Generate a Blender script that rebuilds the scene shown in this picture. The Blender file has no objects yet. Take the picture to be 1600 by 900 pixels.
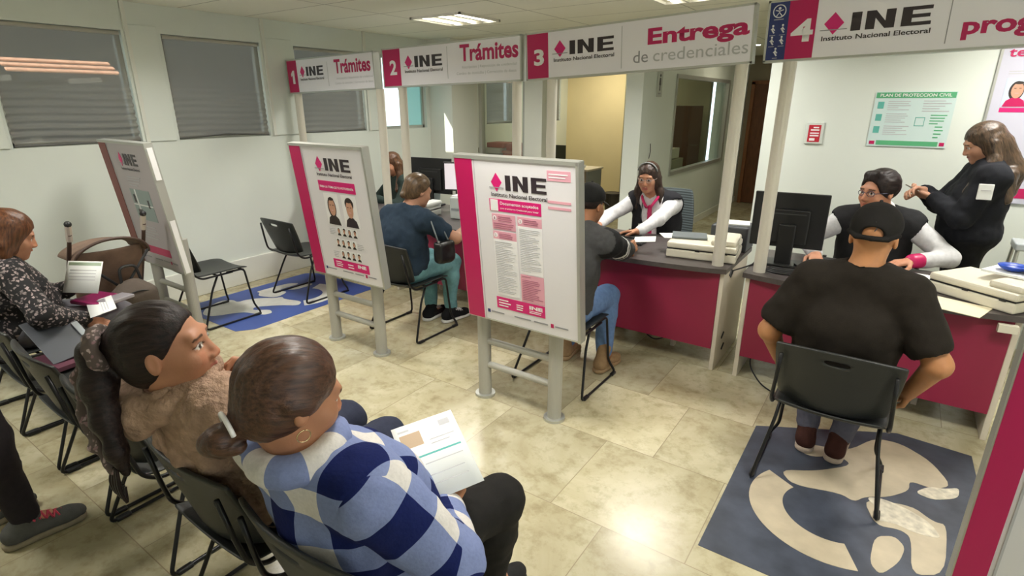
import bpy, bmesh, math, random
import numpy as np
from mathutils import Vector, Matrix, Euler, Quaternion
random.seed(7); rng = np.random.default_rng(7)
PI = math.pi
C = bpy.context.scene.collection
S = bpy.context.scene

# ------------------------------------------------------------------ camera, world, sun, large lights, exposure
cam_d = bpy.data.cameras.new('camera'); cam = bpy.data.objects.new('camera', cam_d); C.objects.link(cam)
cam_d.sensor_fit = 'HORIZONTAL'; cam_d.sensor_width = 36.0; cam_d.lens = 36.0*860/1600.0
cam_d.clip_start = 0.05; cam_d.clip_end = 100
R_ = Vector((0.8223, 0.5690, 0)); U_ = Vector((-0.1818, 0.2627, 0.9476)); F_ = Vector((-0.5392, 0.7792, -0.3195))
m3 = Matrix((R_, U_, -F_)).transposed()
cam.matrix_world = Matrix.Translation((0, 0, 1.77)) @ m3.to_4x4()
S.camera = cam
S.view_settings.view_transform = 'Standard'; S.view_settings.look = 'None'
S.view_settings.gamma = 1; S.view_settings.use_curve_mapping = False
S.view_settings.exposure = 0.3

w = bpy.data.worlds.new('world'); S.world = w; w.use_nodes = True
w.node_tree.nodes['Background'].inputs[0].default_value = (0.80, 0.90, 1.0, 1)
w.node_tree.nodes['Background'].inputs[1].default_value = 2.2

def lamp(kind, name, loc, energy, color, rot=(0,0,0), **k):
    d = bpy.data.lights.new(name, kind); d.energy = energy; d.color = color
    for a, v in k.items(): setattr(d, a, v)
    o = bpy.data.objects.new(name, d); C.objects.link(o); o.location = loc; o.rotation_euler = rot
    return o
sun = lamp('SUN', 'sun', (-8, -4, 8), 9.0, (1.0, 0.93, 0.80), angle=0.01)
sun.rotation_euler = Vector((0.42, 0.62, -0.62)).to_track_quat('-Z', 'Y').to_euler()
CEIL = 2.54
LAMPS = [(-3.80, 4.53), (-1.51, 4.50), (-3.80, 2.15), (-1.51, 1.75), (.80, 4.50), (.80, 1.75), (-3.80, -.20)]  # last one is unseen, added to brighten the dark left side
for (lx, ly) in LAMPS:      # the tubes of the louvred ceiling fixtures
    lamp('AREA', 'fixture_light', (lx, ly, CEIL-0.035), 24, (1.0, 0.965, 0.90), shape='SQUARE', size=0.54, spread=math.radians(150))
lamp('AREA', 'far_room_light', (-4.3, 8.6, CEIL-0.03), 21, (1.0, 0.90, 0.66), shape='SQUARE', size=0.8)
lamp('AREA', 'right_fill_light', (2.36, 0.4, 1.35), 40, (0.90, 0.96, 1.0), rot=(0, PI/2+.62, 0), shape='RECTANGLE', size=2.0, size_y=2.6)   # added cool fill from the right, aimed up to lift the ceiling; no opening there
lamp('AREA', 'corridor_light', (-1.75, 8.6, CEIL-0.03), 6, (1.0, 0.88, 0.68), shape='SQUARE', size=0.3)

# ------------------------------------------------------------------ material helpers
def nd(nt, t, **k):
    n = nt.nodes.new(t)
    for a, v in k.items(): setattr(n, a, v)
    return n
def lk(nt, a, b): nt.links.new(a, b)
MC = {}
def mat(name, col, rough=0.5, metal=0.0, noise=0.0, nscale=8.0, bump=0.0, bscale=60.0, spec=None, emit=None, estr=0.0, stretch=None, alpha=None):
    if name in MC: return MC[name]
    m = bpy.data.materials.new(name); m.use_nodes = True; nt = m.node_tree; b = nt.nodes['Principled BSDF']
    b.inputs['Base Color'].default_value = (*col, 1); b.inputs['Roughness'].default_value = rough; b.inputs['Metallic'].default_value = metal
    if spec is not None: b.inputs['Specular IOR Level'].default_value = spec
    if emit: b.inputs['Emission Color'].default_value = (*emit, 1); b.inputs['Emission Strength'].default_value = estr
    tc = nd(nt, 'ShaderNodeTexCoord'); mp = nd(nt, 'ShaderNodeMapping'); lk(nt, tc.outputs['Object'], mp.inputs[0])
    if stretch: mp.inputs['Scale'].default_value = stretch
    if noise:
        n = nd(nt, 'ShaderNodeTexNoise'); n.inputs['Scale'].default_value = nscale; n.inputs['Detail'].default_value = 5
        lk(nt, mp.outputs[0], n.inputs['Vector'])
        cr = nd(nt, 'ShaderNodeMapRange'); cr.inputs[1].default_value = .3; cr.inputs[2].default_value = .7
        cr.inputs[3].default_value = 1-noise; cr.inputs[4].default_value = 1+noise
        lk(nt, n.outputs['Fac'], cr.inputs[0])
        mx = nd(nt, 'ShaderNodeVectorMath', operation='SCALE'); mx.inputs[0].default_value = col
        lk(nt, cr.outputs[0], mx.inputs['Scale']); lk(nt, mx.outputs[0], b.inputs['Base Color'])
    if bump:
        n = nd(nt, 'ShaderNodeTexNoise'); n.inputs['Scale'].default_value = bscale; n.inputs['Detail'].default_value = 4
        lk(nt, mp.outputs[0], n.inputs['Vector'])
        bp = nd(nt, 'ShaderNodeBump'); bp.inputs['Strength'].default_value = bump; bp.inputs['Distance'].default_value = 0.01
        lk(nt, n.outputs['Fac'], bp.inputs['Height']); lk(nt, bp.outputs[0], b.inputs['Normal'])
    MC[name] = m; return m

# ------------------------------------------------------------------ object helpers
def link(o, parent=None):
    C.objects.link(o)
    if parent is not None: o.parent = parent
    return o
def tag(o, label, cat, group=None, kind=None):
    o['label'] = label
    if cat: o['category'] = cat
    if group: o['group'] = group
    if kind: o['kind'] = kind
    return o
def thing(name, label, cat, loc=(0,0,0), rz=0.0, group=None):
    o = bpy.data.objects.new(name, None); link(o); o.location = loc; o.rotation_euler = (0, 0, rz); o.empty_display_size = .1
    return tag(o, label, cat, group)
class MB:
    """collects shapes into one mesh object"""
    def __init__(s): s.bm = bmesh.new()
    def box(s, c, size, rot=None, bev=0.0, seg=2):
        r = bmesh.ops.create_cube(s.bm, size=1.0); vs = r['verts']
        M = Matrix.Translation(c) @ (Euler(rot).to_matrix().to_4x4() if rot else Matrix()) @ Matrix.Diagonal((*size, 1))
        if bev:
            bmesh.ops.transform(s.bm, matrix=Matrix.Diagonal((*size, 1)), verts=vs)
            es = list({e for v in vs for e in v.link_edges})
            g = bmesh.ops.bevel(s.bm, geom=es, offset=bev, segments=seg, affect='EDGES', profile=.5)
            vs = list({v for f in g['faces'] for v in f.verts} | {v for v in vs if v.is_valid})
            M = Matrix.Translation(c) @ (Euler(rot).to_matrix().to_4x4() if rot else Matrix())
        bmesh.ops.transform(s.bm, matrix=M, verts=vs); return s
    def cyl(s, c, r, h, axis='Z', seg=20, r2=None, bev=0):
        g = bmesh.ops.create_cone(s.bm, cap_ends=True, segments=seg, radius1=r, radius2=r if r2 is None else r2, depth=h)
        rot = {'Z': Matrix(), 'X': Matrix.Rotation(PI/2, 4, 'Y'), 'Y': Matrix.Rotation(PI/2, 4, 'X')}[axis] if isinstance(axis, str) else Vector(axis).to_track_quat('Z', 'Y').to_matrix().to_4x4()
        bmesh.ops.transform(s.bm, matrix=Matrix.Translation(c) @ rot, verts=g['verts']); return s
    def sph(s, c, r, sc=(1,1,1), seg=16):
        g = bmesh.ops.create_uvsphere(s.bm, u_segments=seg, v_segments=max(6, seg//2), radius=r)
        bmesh.ops.transform(s.bm, matrix=Matrix.Translation(c) @ Matrix.Diagonal((*sc, 1)), verts=g['verts']); return s
    def tube(s, pts, r, seg=8, fil=0.0, cap=True):
        P = [Vector(p) for p in pts]
        if fil:
            Q = [P[0]]
            for i in range(1, len(P)-1):
                a, b, c = P[i-1], P[i], P[i+1]; d1 = (a-b); d2 = (c-b)
                f = min(fil, d1.length*.45, d2.length*.45); p0 = b+d1.normalized()*f; p2 = b+d2.normalized()*f
                for k in range(6):
                    t = k/5; Q.append(p0*(1-t)**2+b*2*t*(1-t)+p2*t*t)
            Q.append(P[-1]); P = Q
        rings = []; up = None
        for i, p in enumerate(P):
            t = (P[min(i+1, len(P)-1)]-P[max(i-1, 0)]).normalized()
            if up is None:
                up = Vector((0,0,1)) if abs(t.z) < .9 else Vector((1,0,0))
            n = (up-t*up.dot(t)).normalized(); up = n; b = t.cross(n)
            rr = r[min(i, len(r)-1)] if isinstance(r, (list, tuple)) else r
            rings.append([s.bm.verts.new(p+(n*math.cos(2*PI*k/seg)+b*math.sin(2*PI*k/seg))*rr) for k in range(seg)])
        for A, B in zip(rings, rings[1:]):
            for k in range(seg): s.bm.faces.new((A[k], A[(k+1) % seg], B[(k+1) % seg], B[k]))
        if cap:
            s.bm.faces.new(rings[0][::-1]); s.bm.faces.new(rings[-1])
        return s
    def poly(s, pts, y0, y1, holes=None):
        """prism of a polygon in the xz plane between y0 and y1"""
        a = [s.bm.verts.new((p[0], y0, p[1])) for p in pts]; b = [s.bm.verts.new((p[0], y1, p[1])) for p in pts]
        s.bm.faces.new(a); s.bm.faces.new(b[::-1]); n = len(pts)
        for i in range(n): s.bm.faces.new((a[i], b[i], b[(i+1) % n], a[(i+1) % n]))
        return s
    def polyz(s, pts, z0, z1):
        a = [s.bm.verts.new((p[0], p[1], z0)) for p in pts]; b = [s.bm.verts.new((p[0], p[1], z1)) for p in pts]
        s.bm.faces.new(a[::-1]); s.bm.faces.new(b); n = len(pts)
        for i in range(n): s.bm.faces.new((a[i], a[(i+1) % n], b[(i+1) % n], b[i]))
        return s
    def grid(s, fn, us, vs, skip=None):
        V = [[s.bm.verts.new(fn(u, v)) for v in vs] for u in us]
        for i in range(len(us)-1):
            for j in range(len(vs)-1):
                if skip and skip(i, j): continue
                s.bm.faces.new((V[i][j], V[i+1][j], V[i+1][j+1], V[i][j+1]))
        return s
    def build(s, name, m, parent=None, smooth=False, sub=0, solid=0.0, fixn=True):
        if fixn: bmesh.ops.recalc_face_normals(s.bm, faces=s.bm.faces[:])
        me = bpy.data.meshes.new(name); s.bm.to_mesh(me); s.bm.free()
        if m: me.materials.append(m)
        if smooth: me.polygons.foreach_set('use_smooth', [True]*len(me.polygons))
        o = bpy.data.objects.new(name, me); link(o, parent)
        if solid:
            md = o.modifiers.new('solid', 'SOLIDIFY'); md.thickness = solid; md.offset = 0
        if sub:
            md = o.modifiers.new('sub', 'SUBSURF'); md.levels = sub; md.render_levels = sub
        return o
def struct(o, label=None):
    o['kind'] = 'structure'
    if label: o['label'] = label
    return o
def copy_tree(o, parent=None):
    c = o.copy(); C.objects.link(c)
    if parent is not None: c.parent = parent
    for ch in list(o.children): copy_tree(ch, c)
    return c

def text_mesh(name, body, m, parent, width, height, x, z, y, bold=0.0, align='LEFT', shear=0.0):
    """lettering in the xz plane facing -y: left edge x (or centre), bottom z"""
    cu = bpy.data.curves.new(name, 'FONT'); cu.body = body; cu.size = 1.0; cu.offset = bold; cu.extrude = 0.0; cu.shear = shear
    cu.resolution_u = 3
    t = bpy.data.objects.new('tmp', cu); C.objects.link(t)
    dg = bpy.context.evaluated_depsgraph_get(); dg.update()
    me = bpy.data.meshes.new_from_object(t.evaluated_get(dg)); bpy.data.objects.remove(t); bpy.data.curves.remove(cu)
    n = len(me.vertices); co = np.empty(n*3, np.float32); me.vertices.foreach_get('co', co); co = co.reshape(-1, 3)
    mn = co.min(0); mx = co.max(0); sx = width/(mx[0]-mn[0]); sz = height/(mx[1]-mn[1])
    out = np.zeros_like(co); out[:, 0] = (co[:, 0]-mn[0])*sx + (x-width/2 if align == 'CENTER' else x); out[:, 2] = (co[:, 1]-mn[1])*sz+z; out[:, 1] = y
    me.vertices.foreach_set('co', out.ravel()); me.materials.clear(); me.materials.append(m); me.update(); me.name = name
    o = bpy.data.objects.new(name, me); link(o, parent)
    return o

# ------------------------------------------------------------------ signed-distance modelling (smooth organic bodies)
class SDF:
    def __init__(s): s.ops = []
    def cap(s, a, b, ra, rb=None, k=0.02, op='u'):
        s.ops.append(('cap', op, k, np.array(a, float), np.array(b, float), ra, ra if rb is None else rb)); return s
    def ell(s, c, r, rot=None, k=0.02, op='u'):
        s.ops.append(('ell', op, k, np.array(c, float), np.array(r, float), np.eye(3) if rot is None else np.array(rot))); return s
    def box(s, c, h, rot=None, rad=0.01, k=0.01, op='u'):
        s.ops.append(('box', op, k, np.array(c, float), np.array(h, float), np.eye(3) if rot is None else np.array(rot), rad)); return s
    def half(s, p, n, k=0.004):
        """keep the side the normal points away from"""
        s.ops.append(('half', 'i', k, np.array(p, float), np.array(n, float)/np.linalg.norm(n))); return s
    def bounds(s):
        lo = np.full(3, 9e9); hi = -lo
        for o in s.ops:
            if o[1] != 'u': continue
            a, b = s._bb(o); lo = np.minimum(lo, a); hi = np.maximum(hi, b)
        return lo, hi
    @staticmethod
    def _bb(o):
        if o[0] == 'cap':
            r = max(o[5], o[6]); return np.minimum(o[3], o[4])-r, np.maximum(o[3], o[4])+r
        if o[0] == 'ell': e = np.sqrt(((o[5]*o[4][None, :])**2).sum(1)); return o[3]-e, o[3]+e
        e = (np.abs(o[5])*o[4][None, :]).sum(1)+o[6]; return o[3]-e, o[3]+e
    def _ev(s, o, X, Y, Z):
        if o[0] == 'cap':
            a, b = o[3], o[4]; ba = b-a; L = ba@ba+1e-12
            px, py, pz = X-a[0], Y-a[1], Z-a[2]
            h = np.clip((px*ba[0]+py*ba[1]+pz*ba[2])/L, 0, 1)
            return np.sqrt((px-h*ba[0])**2+(py-h*ba[1])**2+(pz-h*ba[2])**2)-(o[5]+(o[6]-o[5])*h)
        c = o[3]; R = o[5] if o[0] != 'half' else None
        if o[0] == 'half': n = o[4]; return (X-c[0])*n[0]+(Y-c[1])*n[1]+(Z-c[2])*n[2]
        px, py, pz = X-c[0], Y-c[1], Z-c[2]
        q = [px*R[0, i]+py*R[1, i]+pz*R[2, i] for i in range(3)]
        if o[0] == 'ell':
            r = o[4]; k0 = np.sqrt(sum((q[i]/r[i])**2 for i in range(3))); k1 = np.sqrt(sum((q[i]/r[i]**2)**2 for i in range(3)))
            return k0*(k0-1)/np.maximum(k1, 1e-6)
        h = o[4]; rad = o[6]; d = [np.abs(q[i])-h[i] for i in range(3)]
        return np.sqrt(sum(np.maximum(t, 0)**2 for t in d))+np.minimum(np.maximum(np.maximum(d[0], d[1]), d[2]), 0)-rad
    def mesh(s, vox=0.01, fine=None, fvox=None):
        lo, hi = s.bounds(); pad = vox*2.5; lo = lo-pad; hi = hi+pad
        axes = []
        for i in range(3):
            ivs = sorted([(f[0][i], f[1][i]) for f in (fine or [])]); x = lo[i]; ax = [x]
            while x < hi[i]:
                st = fvox if any(a <= x <= b for a, b in ivs) else vox
                x += st; ax.append(x)
            axes.append(np.array(ax, np.float32))
        D = np.full([len(a) for a in axes], 1.0, np.float32)
        for o in s.ops:
            if o[0] == 'half':
                g = s._ev(o, axes[0][:, None, None], axes[1][None, :, None], axes[2][None, None, :])
                sl = (slice(None),)*3; k = o[2]
            else:
                a, b = s._bb(o); k = o[2]; mg = k+3*vox
                idx = [(max(0, np.searchsorted(axes[i], a[i]-mg)-1), min(len(axes[i]), np.searchsorted(axes[i], b[i]+mg)+1)) for i in range(3)]
                if any(p >= q for p, q in idx): continue
                sl = tuple(slice(p, q) for p, q in idx)
                g = s._ev(o, axes[0][sl[0]][:, None, None], axes[1][sl[1]][None, :, None], axes[2][sl[2]][None, None, :])
            d = D[sl]
            if o[1] == 'u': h = np.maximum(k-np.abs(d-g), 0)/k; D[sl] = np.minimum(d, g)-h*h*k*.25
            else:
                if o[1] == 's': g = -g
                h = np.maximum(k-np.abs(d-g), 0)/k; D[sl] = np.maximum(d, g)+h*h*k*.25
        return nets(D, axes)
def nets(D, axes):
    ins = D < 0
    sh = [(i, j, k) for i in (0, 1) for j in (0, 1) for k in (0, 1)]
    n = np.array(D.shape)-1
    cnt = np.zeros(n, np.int8)
    for (i, j, k) in sh: cnt += ins[i:i+n[0], j:j+n[1], k:k+n[2]]
    act = np.argwhere((cnt > 0) & (cnt < 8))
    idx = np.full(n, -1, np.int32); idx[act[:, 0], act[:, 1], act[:, 2]] = np.arange(len(act))
    vals = {q: D[act[:, 0]+q[0], act[:, 1]+q[1], act[:, 2]+q[2]] for q in sh}
    pos = np.zeros((len(act), 3)); w = np.zeros(len(act))
    for q in sh:
        for ax in range(3):
            if q[ax]: continue
            r = list(q); r[ax] = 1; r = tuple(r); d0, d1 = vals[q], vals[r]
            c = (d0 < 0) != (d1 < 0); t = np.where(c, d0/np.where(c, d0-d1, 1), 0)
            p = np.array(q, float)[None, :].repeat(len(act), 0); p[:, ax] = t
            pos += p*c[:, None]; w += c
    P = act+pos/w[:, None]
    V = np.stack([np.interp(P[:, i], np.arange(len(axes[i])), axes[i]) for i in range(3)], 1)
    F = []
    for ax in range(3):
        a1, a2 = (ax+1) % 3, (ax+2) % 3
        A = np.take(ins, range(0, n[ax]), ax); B = np.take(ins, range(1, n[ax]+1), ax)
        e = np.argwhere(A != B); e = e[(e[:, a1] > 0) & (e[:, a2] > 0) & (e[:, a1] < n[a1]) & (e[:, a2] < n[a2])]
        fl = A[e[:, 0], e[:, 1], e[:, 2]]
        def id(d1, d2):
            f = e.copy(); f[:, a1] -= d1; f[:, a2] -= d2; return idx[f[:, 0], f[:, 1], f[:, 2]]
        q = np.stack([id(1, 1), id(0, 1), id(0, 0), id(1, 0)], 1)
        q[~fl] = q[~fl][:, ::-1]; F.append(q)
    F = np.concatenate(F); F = F[(F >= 0).all(1)]
    return V, F
def vnoise(P, seed=0):
    """smooth value noise in [-1,1], vectorised"""
    r = np.random.default_rng(seed).uniform(-1, 1, (32, 32, 32)).astype(np.float32)
    i = np.floor(P).astype(int); f = P-i; f = f*f*(3-2*f); i &= 31; j = (i+1) & 31
    g = lambda a, b, c: r[a[:, 0], b[:, 1], c[:, 2]]
    x0 = g(i, i, i)*(1-f[:, 0])+g(j, i, i)*f[:, 0]; x1 = g(i, j, i)*(1-f[:, 0])+g(j, j, i)*f[:, 0]
    y0 = g(i, i, j)*(1-f[:, 0])+g(j, i, j)*f[:, 0]; y1 = g(i, j, j)*(1-f[:, 0])+g(j, j, j)*f[:, 0]
    a = x0*(1-f[:, 1])+x1*f[:, 1]; b = y0*(1-f[:, 1])+y1*f[:, 1]
    return a*(1-f[:, 2])+b*f[:, 2]
def mesh_from(V, F, name, m, parent=None, col=None, pat=None, disp=None, keep=True):
    me = bpy.data.meshes.new(name)
    me.vertices.add(len(V)); me.vertices.foreach_set('co', np.ascontiguousarray(V, np.float32).ravel())
    me.loops.add(len(F)*4); me.loops.foreach_set('vertex_index', np.ascontiguousarray(F, np.int32).ravel())
    me.polygons.add(len(F)); me.polygons.foreach_set('loop_start', np.arange(len(F), dtype=np.int32)*4)
    me.polygons.foreach_set('use_smooth', np.ones(len(F), bool))
    me.update(calc_edges=True); me.validate()
    if disp is not None and len(me.vertices) == len(V):
        no = np.empty(len(V)*3, np.float32); me.vertices.foreach_get('normal', no); no = no.reshape(-1, 3)
        V = V+no*disp(V)[:, None]; me.vertices.foreach_set('co', np.ascontiguousarray(V, np.float32).ravel()); me.update()
    if col is not None:
        a = me.color_attributes.new('col', 'FLOAT_COLOR', 'POINT'); c = np.ones((len(V), 4), np.float32); c[:, :3] = col; a.data.foreach_set('color', c.ravel())
    if pat is not None:
        a = me.attributes.new('pat', 'FLOAT_VECTOR', 'POINT'); a.data.foreach_set('vector', np.ascontiguousarray(pat, np.float32).ravel())
    if m: me.materials.append(m)
    o = bpy.data.objects.new(name, me); link(o, parent); return o
# ------------------------------------------------------------------ materials
M_WALL = mat('wall_paint', (.71, .755, .70), .55, noise=.03, nscale=1.5, bump=.04, bscale=40)
M_WALL2 = mat('wall_paint_warm', (.74, .75, .68), .55, noise=.03, nscale=1.5)
M_YEL = mat('wall_yellow', (.78, .67, .41), .6, noise=.03, nscale=2)
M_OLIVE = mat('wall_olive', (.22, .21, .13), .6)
M_BROWN = mat('wood_brown', (.15, .055, .02), .45, noise=.25, nscale=6, stretch=(8, 8, 1))
M_ALU = mat('aluminium', (.50, .51, .47), .38, .55)
M_ALUP = mat('painted_post', (.70, .66, .57), .32, .15)
M_BOARDPOST = mat('grey_post', (.40, .395, .35), .4, .1)
M_PINK = mat('magenta', (.50, .006, .10), .4)
M_HOT = mat('hot_pink', (.66, .012, .17), .4)
M_LPINK = mat('light_pink', (.74, .37, .45), .5)
M_SIGN = mat('sign_white', (.88, .86, .91), .35)
M_BOARD = mat('board_white', (.74, .725, .745), .38)
M_INK = mat('ink', (.035, .025, .03), .4)
M_INKG = mat('ink_grey', (.30, .30, .32), .5)
M_INKL = mat('ink_light', (.50, .50, .52), .5)
M_WHITE = mat('white_print', (.85, .84, .84), .45)
M_NAVY = mat('navy_print', (.02, .035, .16), .45)
M_GREEN = mat('green_print', (.10, .42, .20), .45)
M_PAPER = mat('paper', (.80, .82, .80), .6)
M_BEIGE = mat('beige_laminate', (.68, .62, .52), .45)
M_BURG = mat('burgundy_panel', (.27, .014, .055), .42, noise=.08, nscale=2)
M_TOP = mat('dark_worktop', (.075, .062, .062), .36, noise=.15, nscale=30)
M_BLACK = mat('black_plastic', (.012, .012, .013), .38)
M_CHAIR = mat('chair_plastic', (.020, .022, .021), .42, bump=.15, bscale=250)
M_ROD = mat('black_rod', (.012, .012, .013), .35, .3)
M_GREY = mat('grey_plastic', (.28, .31, .32), .5)
M_IVORY = mat('ivory_plastic', (.72, .68, .56), .45)
M_SKINP = mat('printed_skin', (.55, .30, .20), .6)
M_HAIRP = mat('printed_hair', (.03, .02, .018), .6)

def floor_mat():
    m = bpy.data.materials.new('marble_tiles'); m.use_nodes = True; nt = m.node_tree; b = nt.nodes['Principled BSDF']
    tc = nd(nt, 'ShaderNodeTexCoord'); mp = nd(nt, 'ShaderNodeMapping'); lk(nt, tc.outputs['Object'], mp.inputs[0])
    mp.inputs['Location'].default_value = (1.42+.63*6, -1.84+.605*6, 0)
    br = nd(nt, 'ShaderNodeTexBrick'); br.offset = .42; br.inputs['Scale'].default_value = 1; br.inputs['Brick Width'].default_value = .63
    br.inputs['Row Height'].default_value = .605; br.inputs['Mortar Size'].default_value = .0022; br.inputs['Mortar Smooth'].default_value = .2
    br.inputs['Color1'].default_value = (.0, .0, .0, 1); br.inputs['Color2'].default_value = (1, 1, 1, 1); br.inputs['Mortar'].default_value = (.2, .2, .2, 1)
    br.inputs['Bias'].default_value = 0.0
    lk(nt, mp.outputs[0], br.inputs['Vector'])
    # per tile shift of the veining so neighbouring tiles never continue each other
    ad = nd(nt, 'ShaderNodeVectorMath', operation='MULTIPLY_ADD'); lk(nt, br.outputs['Color'], ad.inputs[0]); ad.inputs[1].default_value = (7, 13, 5); lk(nt, tc.outputs['Object'], ad.inputs[2])
    n1 = nd(nt, 'ShaderNodeTexNoise'); n1.inputs['Scale'].default_value = 2.2; n1.inputs['Detail'].default_value = 8; n1.inputs['Roughness'].default_value = .62; n1.inputs['Distortion'].default_value = .8
    lk(nt, ad.outputs[0], n1.inputs['Vector'])
    n2 = nd(nt, 'ShaderNodeTexNoise'); n2.inputs['Scale'].default_value = 13; n2.inputs['Detail'].default_value = 8; n2.inputs['Roughness'].default_value = .7
    lk(nt, ad.outputs[0], n2.inputs['Vector'])
    cr = nd(nt, 'ShaderNodeValToRGB'); cr.color_ramp.elements[0].position = .28; cr.color_ramp.elements[0].color = (.37, .32, .19, 1)
    cr.color_ramp.elements[1].position = .70; cr.color_ramp.elements[1].color = (.58, .54, .385, 1)
    e = cr.color_ramp.elements.new(.5); e.color = (.48, .435, .285, 1)
    lk(nt, n1.outputs['Fac'], cr.inputs[0])
    c2 = nd(nt, 'ShaderNodeValToRGB'); c2.color_ramp.elements[0].position = .30; c2.color_ramp.elements[0].color = (.76, .73, .66, 1)
    c2.color_ramp.elements[1].position = .52; c2.color_ramp.elements[1].color = (1.08, 1.08, 1.08, 1); lk(nt, n2.outputs['Fac'], c2.inputs[0])
    mx = nd(nt, 'ShaderNodeVectorMath', operation='MULTIPLY'); lk(nt, cr.outputs[0], mx.inputs[0]); lk(nt, c2.outputs[0], mx.inputs[1])
    tone = nd(nt, 'ShaderNodeMapRange'); tone.inputs[3].default_value = .80; tone.inputs[4].default_value = 1.10; lk(nt, br.outputs['Color'], tone.inputs[0])
    m2 = nd(nt, 'ShaderNodeVectorMath', operation='SCALE'); lk(nt, mx.outputs[0], m2.inputs[0]); lk(nt, tone.outputs[0], m2.inputs['Scale'])
    mm = nd(nt, 'ShaderNodeMix', data_type='RGBA'); lk(nt, br.outputs['Fac'], mm.inputs['Factor']); lk(nt, m2.outputs[0], mm.inputs['A']); mm.inputs['B'].default_value = (.30, .25, .16, 1)
    lk(nt, mm.outputs['Result'], b.inputs['Base Color'])
    rr = nd(nt, 'ShaderNodeMapRange'); rr.inputs[3].default_value = .15; rr.inputs[4].default_value = .32; lk(nt, n2.outputs['Fac'], rr.inputs[0]); lk(nt, rr.outputs[0], b.inputs['Roughness'])
    b.inputs['Specular IOR Level'].default_value = .45
    return m
def ceil_mat():
    m = bpy.data.materials.new('ceiling_tiles'); m.use_nodes = True; nt = m.node_tree; b = nt.nodes['Principled BSDF']
    tc = nd(nt, 'ShaderNodeTexCoord'); mp = nd(nt, 'ShaderNodeMapping'); lk(nt, tc.outputs['Object'], mp.inputs[0]); mp.inputs['Location'].default_value = (6.61, -1.46, 0)
    br = nd(nt, 'ShaderNodeTexBrick'); br.offset = 0; br.inputs['Scale'].default_value = 1; br.inputs['Brick Width'].default_value = 1.22; br.inputs['Row Height'].default_value = .61
    br.inputs['Mortar Size'].default_value = .006; br.inputs['Color1'].default_value = (.86, .85, .73, 1); br.inputs['Color2'].default_value = (.83, .815, .69, 1); br.inputs['Mortar'].default_value = (.42, .40, .33, 1)
    lk(nt, mp.outputs[0], br.inputs['Vector']); lk(nt, br.outputs['Color'], b.inputs['Base Color']); b.inputs['Roughness'].default_value = .8
    return m

# ------------------------------------------------------------------ the room
WX = -5.35
FLOOR = struct(MB().box((-1.6, 4.3, -.05), (8.2, 13.4, .1)).build('floor', floor_mat()))
struct(MB().box((-1.6, 4.3, CEIL+.05), (8.2, 13.4, .1)).build('ceiling', ceil_mat()))
WINS = [(1.33, 2.20), (2.50, 3.40), (3.78, 4.67), (4.97, 5.72), (7.05, 7.90), (8.75, 9.30)]
WZ0, WZ1 = 1.45, 2.32
b = MB(); b.box((WX-.06, 3.8, WZ0/2), (.12, 12.0, WZ0)); b.box((WX-.06, 3.8, (WZ1+CEIL)/2), (.12, 12.0, CEIL-WZ1))
ys = [-2.2]+[v for p in WINS for v in p]+[9.8]
for a, c in zip(ys[0::2], ys[1::2]): b.box((WX-.06, (a+c)/2, (WZ0+WZ1)/2), (.12, c-a, WZ1-WZ0))
struct(b.build('wall_left', M_WALL))
struct(MB().box((WX+.012, 1.6, .13), (.024, 7.6, .26), bev=.006).build('baseboard_left', M_WALL2))
# thin cover strips and duct on the window wall
b = MB()
for y in (2.235, 3.44, 4.71): b.box((WX+.012, y, (WZ0+CEIL)/2), (.024, .03, CEIL-WZ0))
struct(b.build('trim_1', M_WALL2))
b = MB()
for (a, c) in ((.9, 1.31), (2.25, 2.47), (3.45, 3.75), (4.73, 4.94)): b.box((WX+.008, (a+c)/2, 1.91), (.016, c-a, .92), bev=.004)
struct(b.build('trim_2', M_WALL))
struct(MB().box((WX+.20, 6.045, CEIL/2), (.40, .53, CEIL)).build('wall_pillar', M_WALL2))
# glazed partition behind counters one and two
struct(MB().box((-4.02, 6.36, CEIL/2), (.27, .14, CEIL)).build('wall_partition', M_WALL2))
p = thing('glazed_partition', 'aluminium framed glass partition between the white pillar and the white column', 'partition', (-4.55, 6.36, 0))
b = MB()
for x in (-.36, .37): b.box((x, 0, CEIL/2), (.05, .08, CEIL-.02))
for z in (.05, 1.0, CEIL-.05): b.box((0, 0, z), (.70, .07, .06))
b.build('frame', M_ALU, p)
gm = bpy.data.materials.new('clear_glass'); gm.use_nodes = True; nt = gm.node_tree; nt.nodes.clear()
o_ = nd(nt, 'ShaderNodeOutputMaterial'); mx = nd(nt, 'ShaderNodeMixShader'); tr = nd(nt, 'ShaderNodeBsdfTransparent'); gl = nd(nt, 'ShaderNodeBsdfGlossy'); gl.inputs['Roughness'].default_value = .03
mx.inputs[0].default_value = .07; lk(nt, tr.outputs[0], mx.inputs[1]); lk(nt, gl.outputs[0], mx.inputs[2]); lk(nt, mx.outputs[0], o_.inputs[0]); tr.inputs[0].default_value = (.93, .97, .95, 1)
M_GLASS = gm
MB().box((0, 0, 1.75), (.68, .008, 1.45)).build('glass_pane', M_GLASS, p)
MB().box((0, 0, .52), (.68, .02, .9)).build('lower_panel', M_WALL2, p)
# far yellow room
struct(MB().box((-4.72, 9.62, CEIL/2), (1.4, .12, CEIL)).build('wall_far', M_YEL))
struct(MB().box((-3.4, 9.45, CEIL/2), (1.45, .12, CEIL)).build('wall_dark_office', M_OLIVE))
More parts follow.
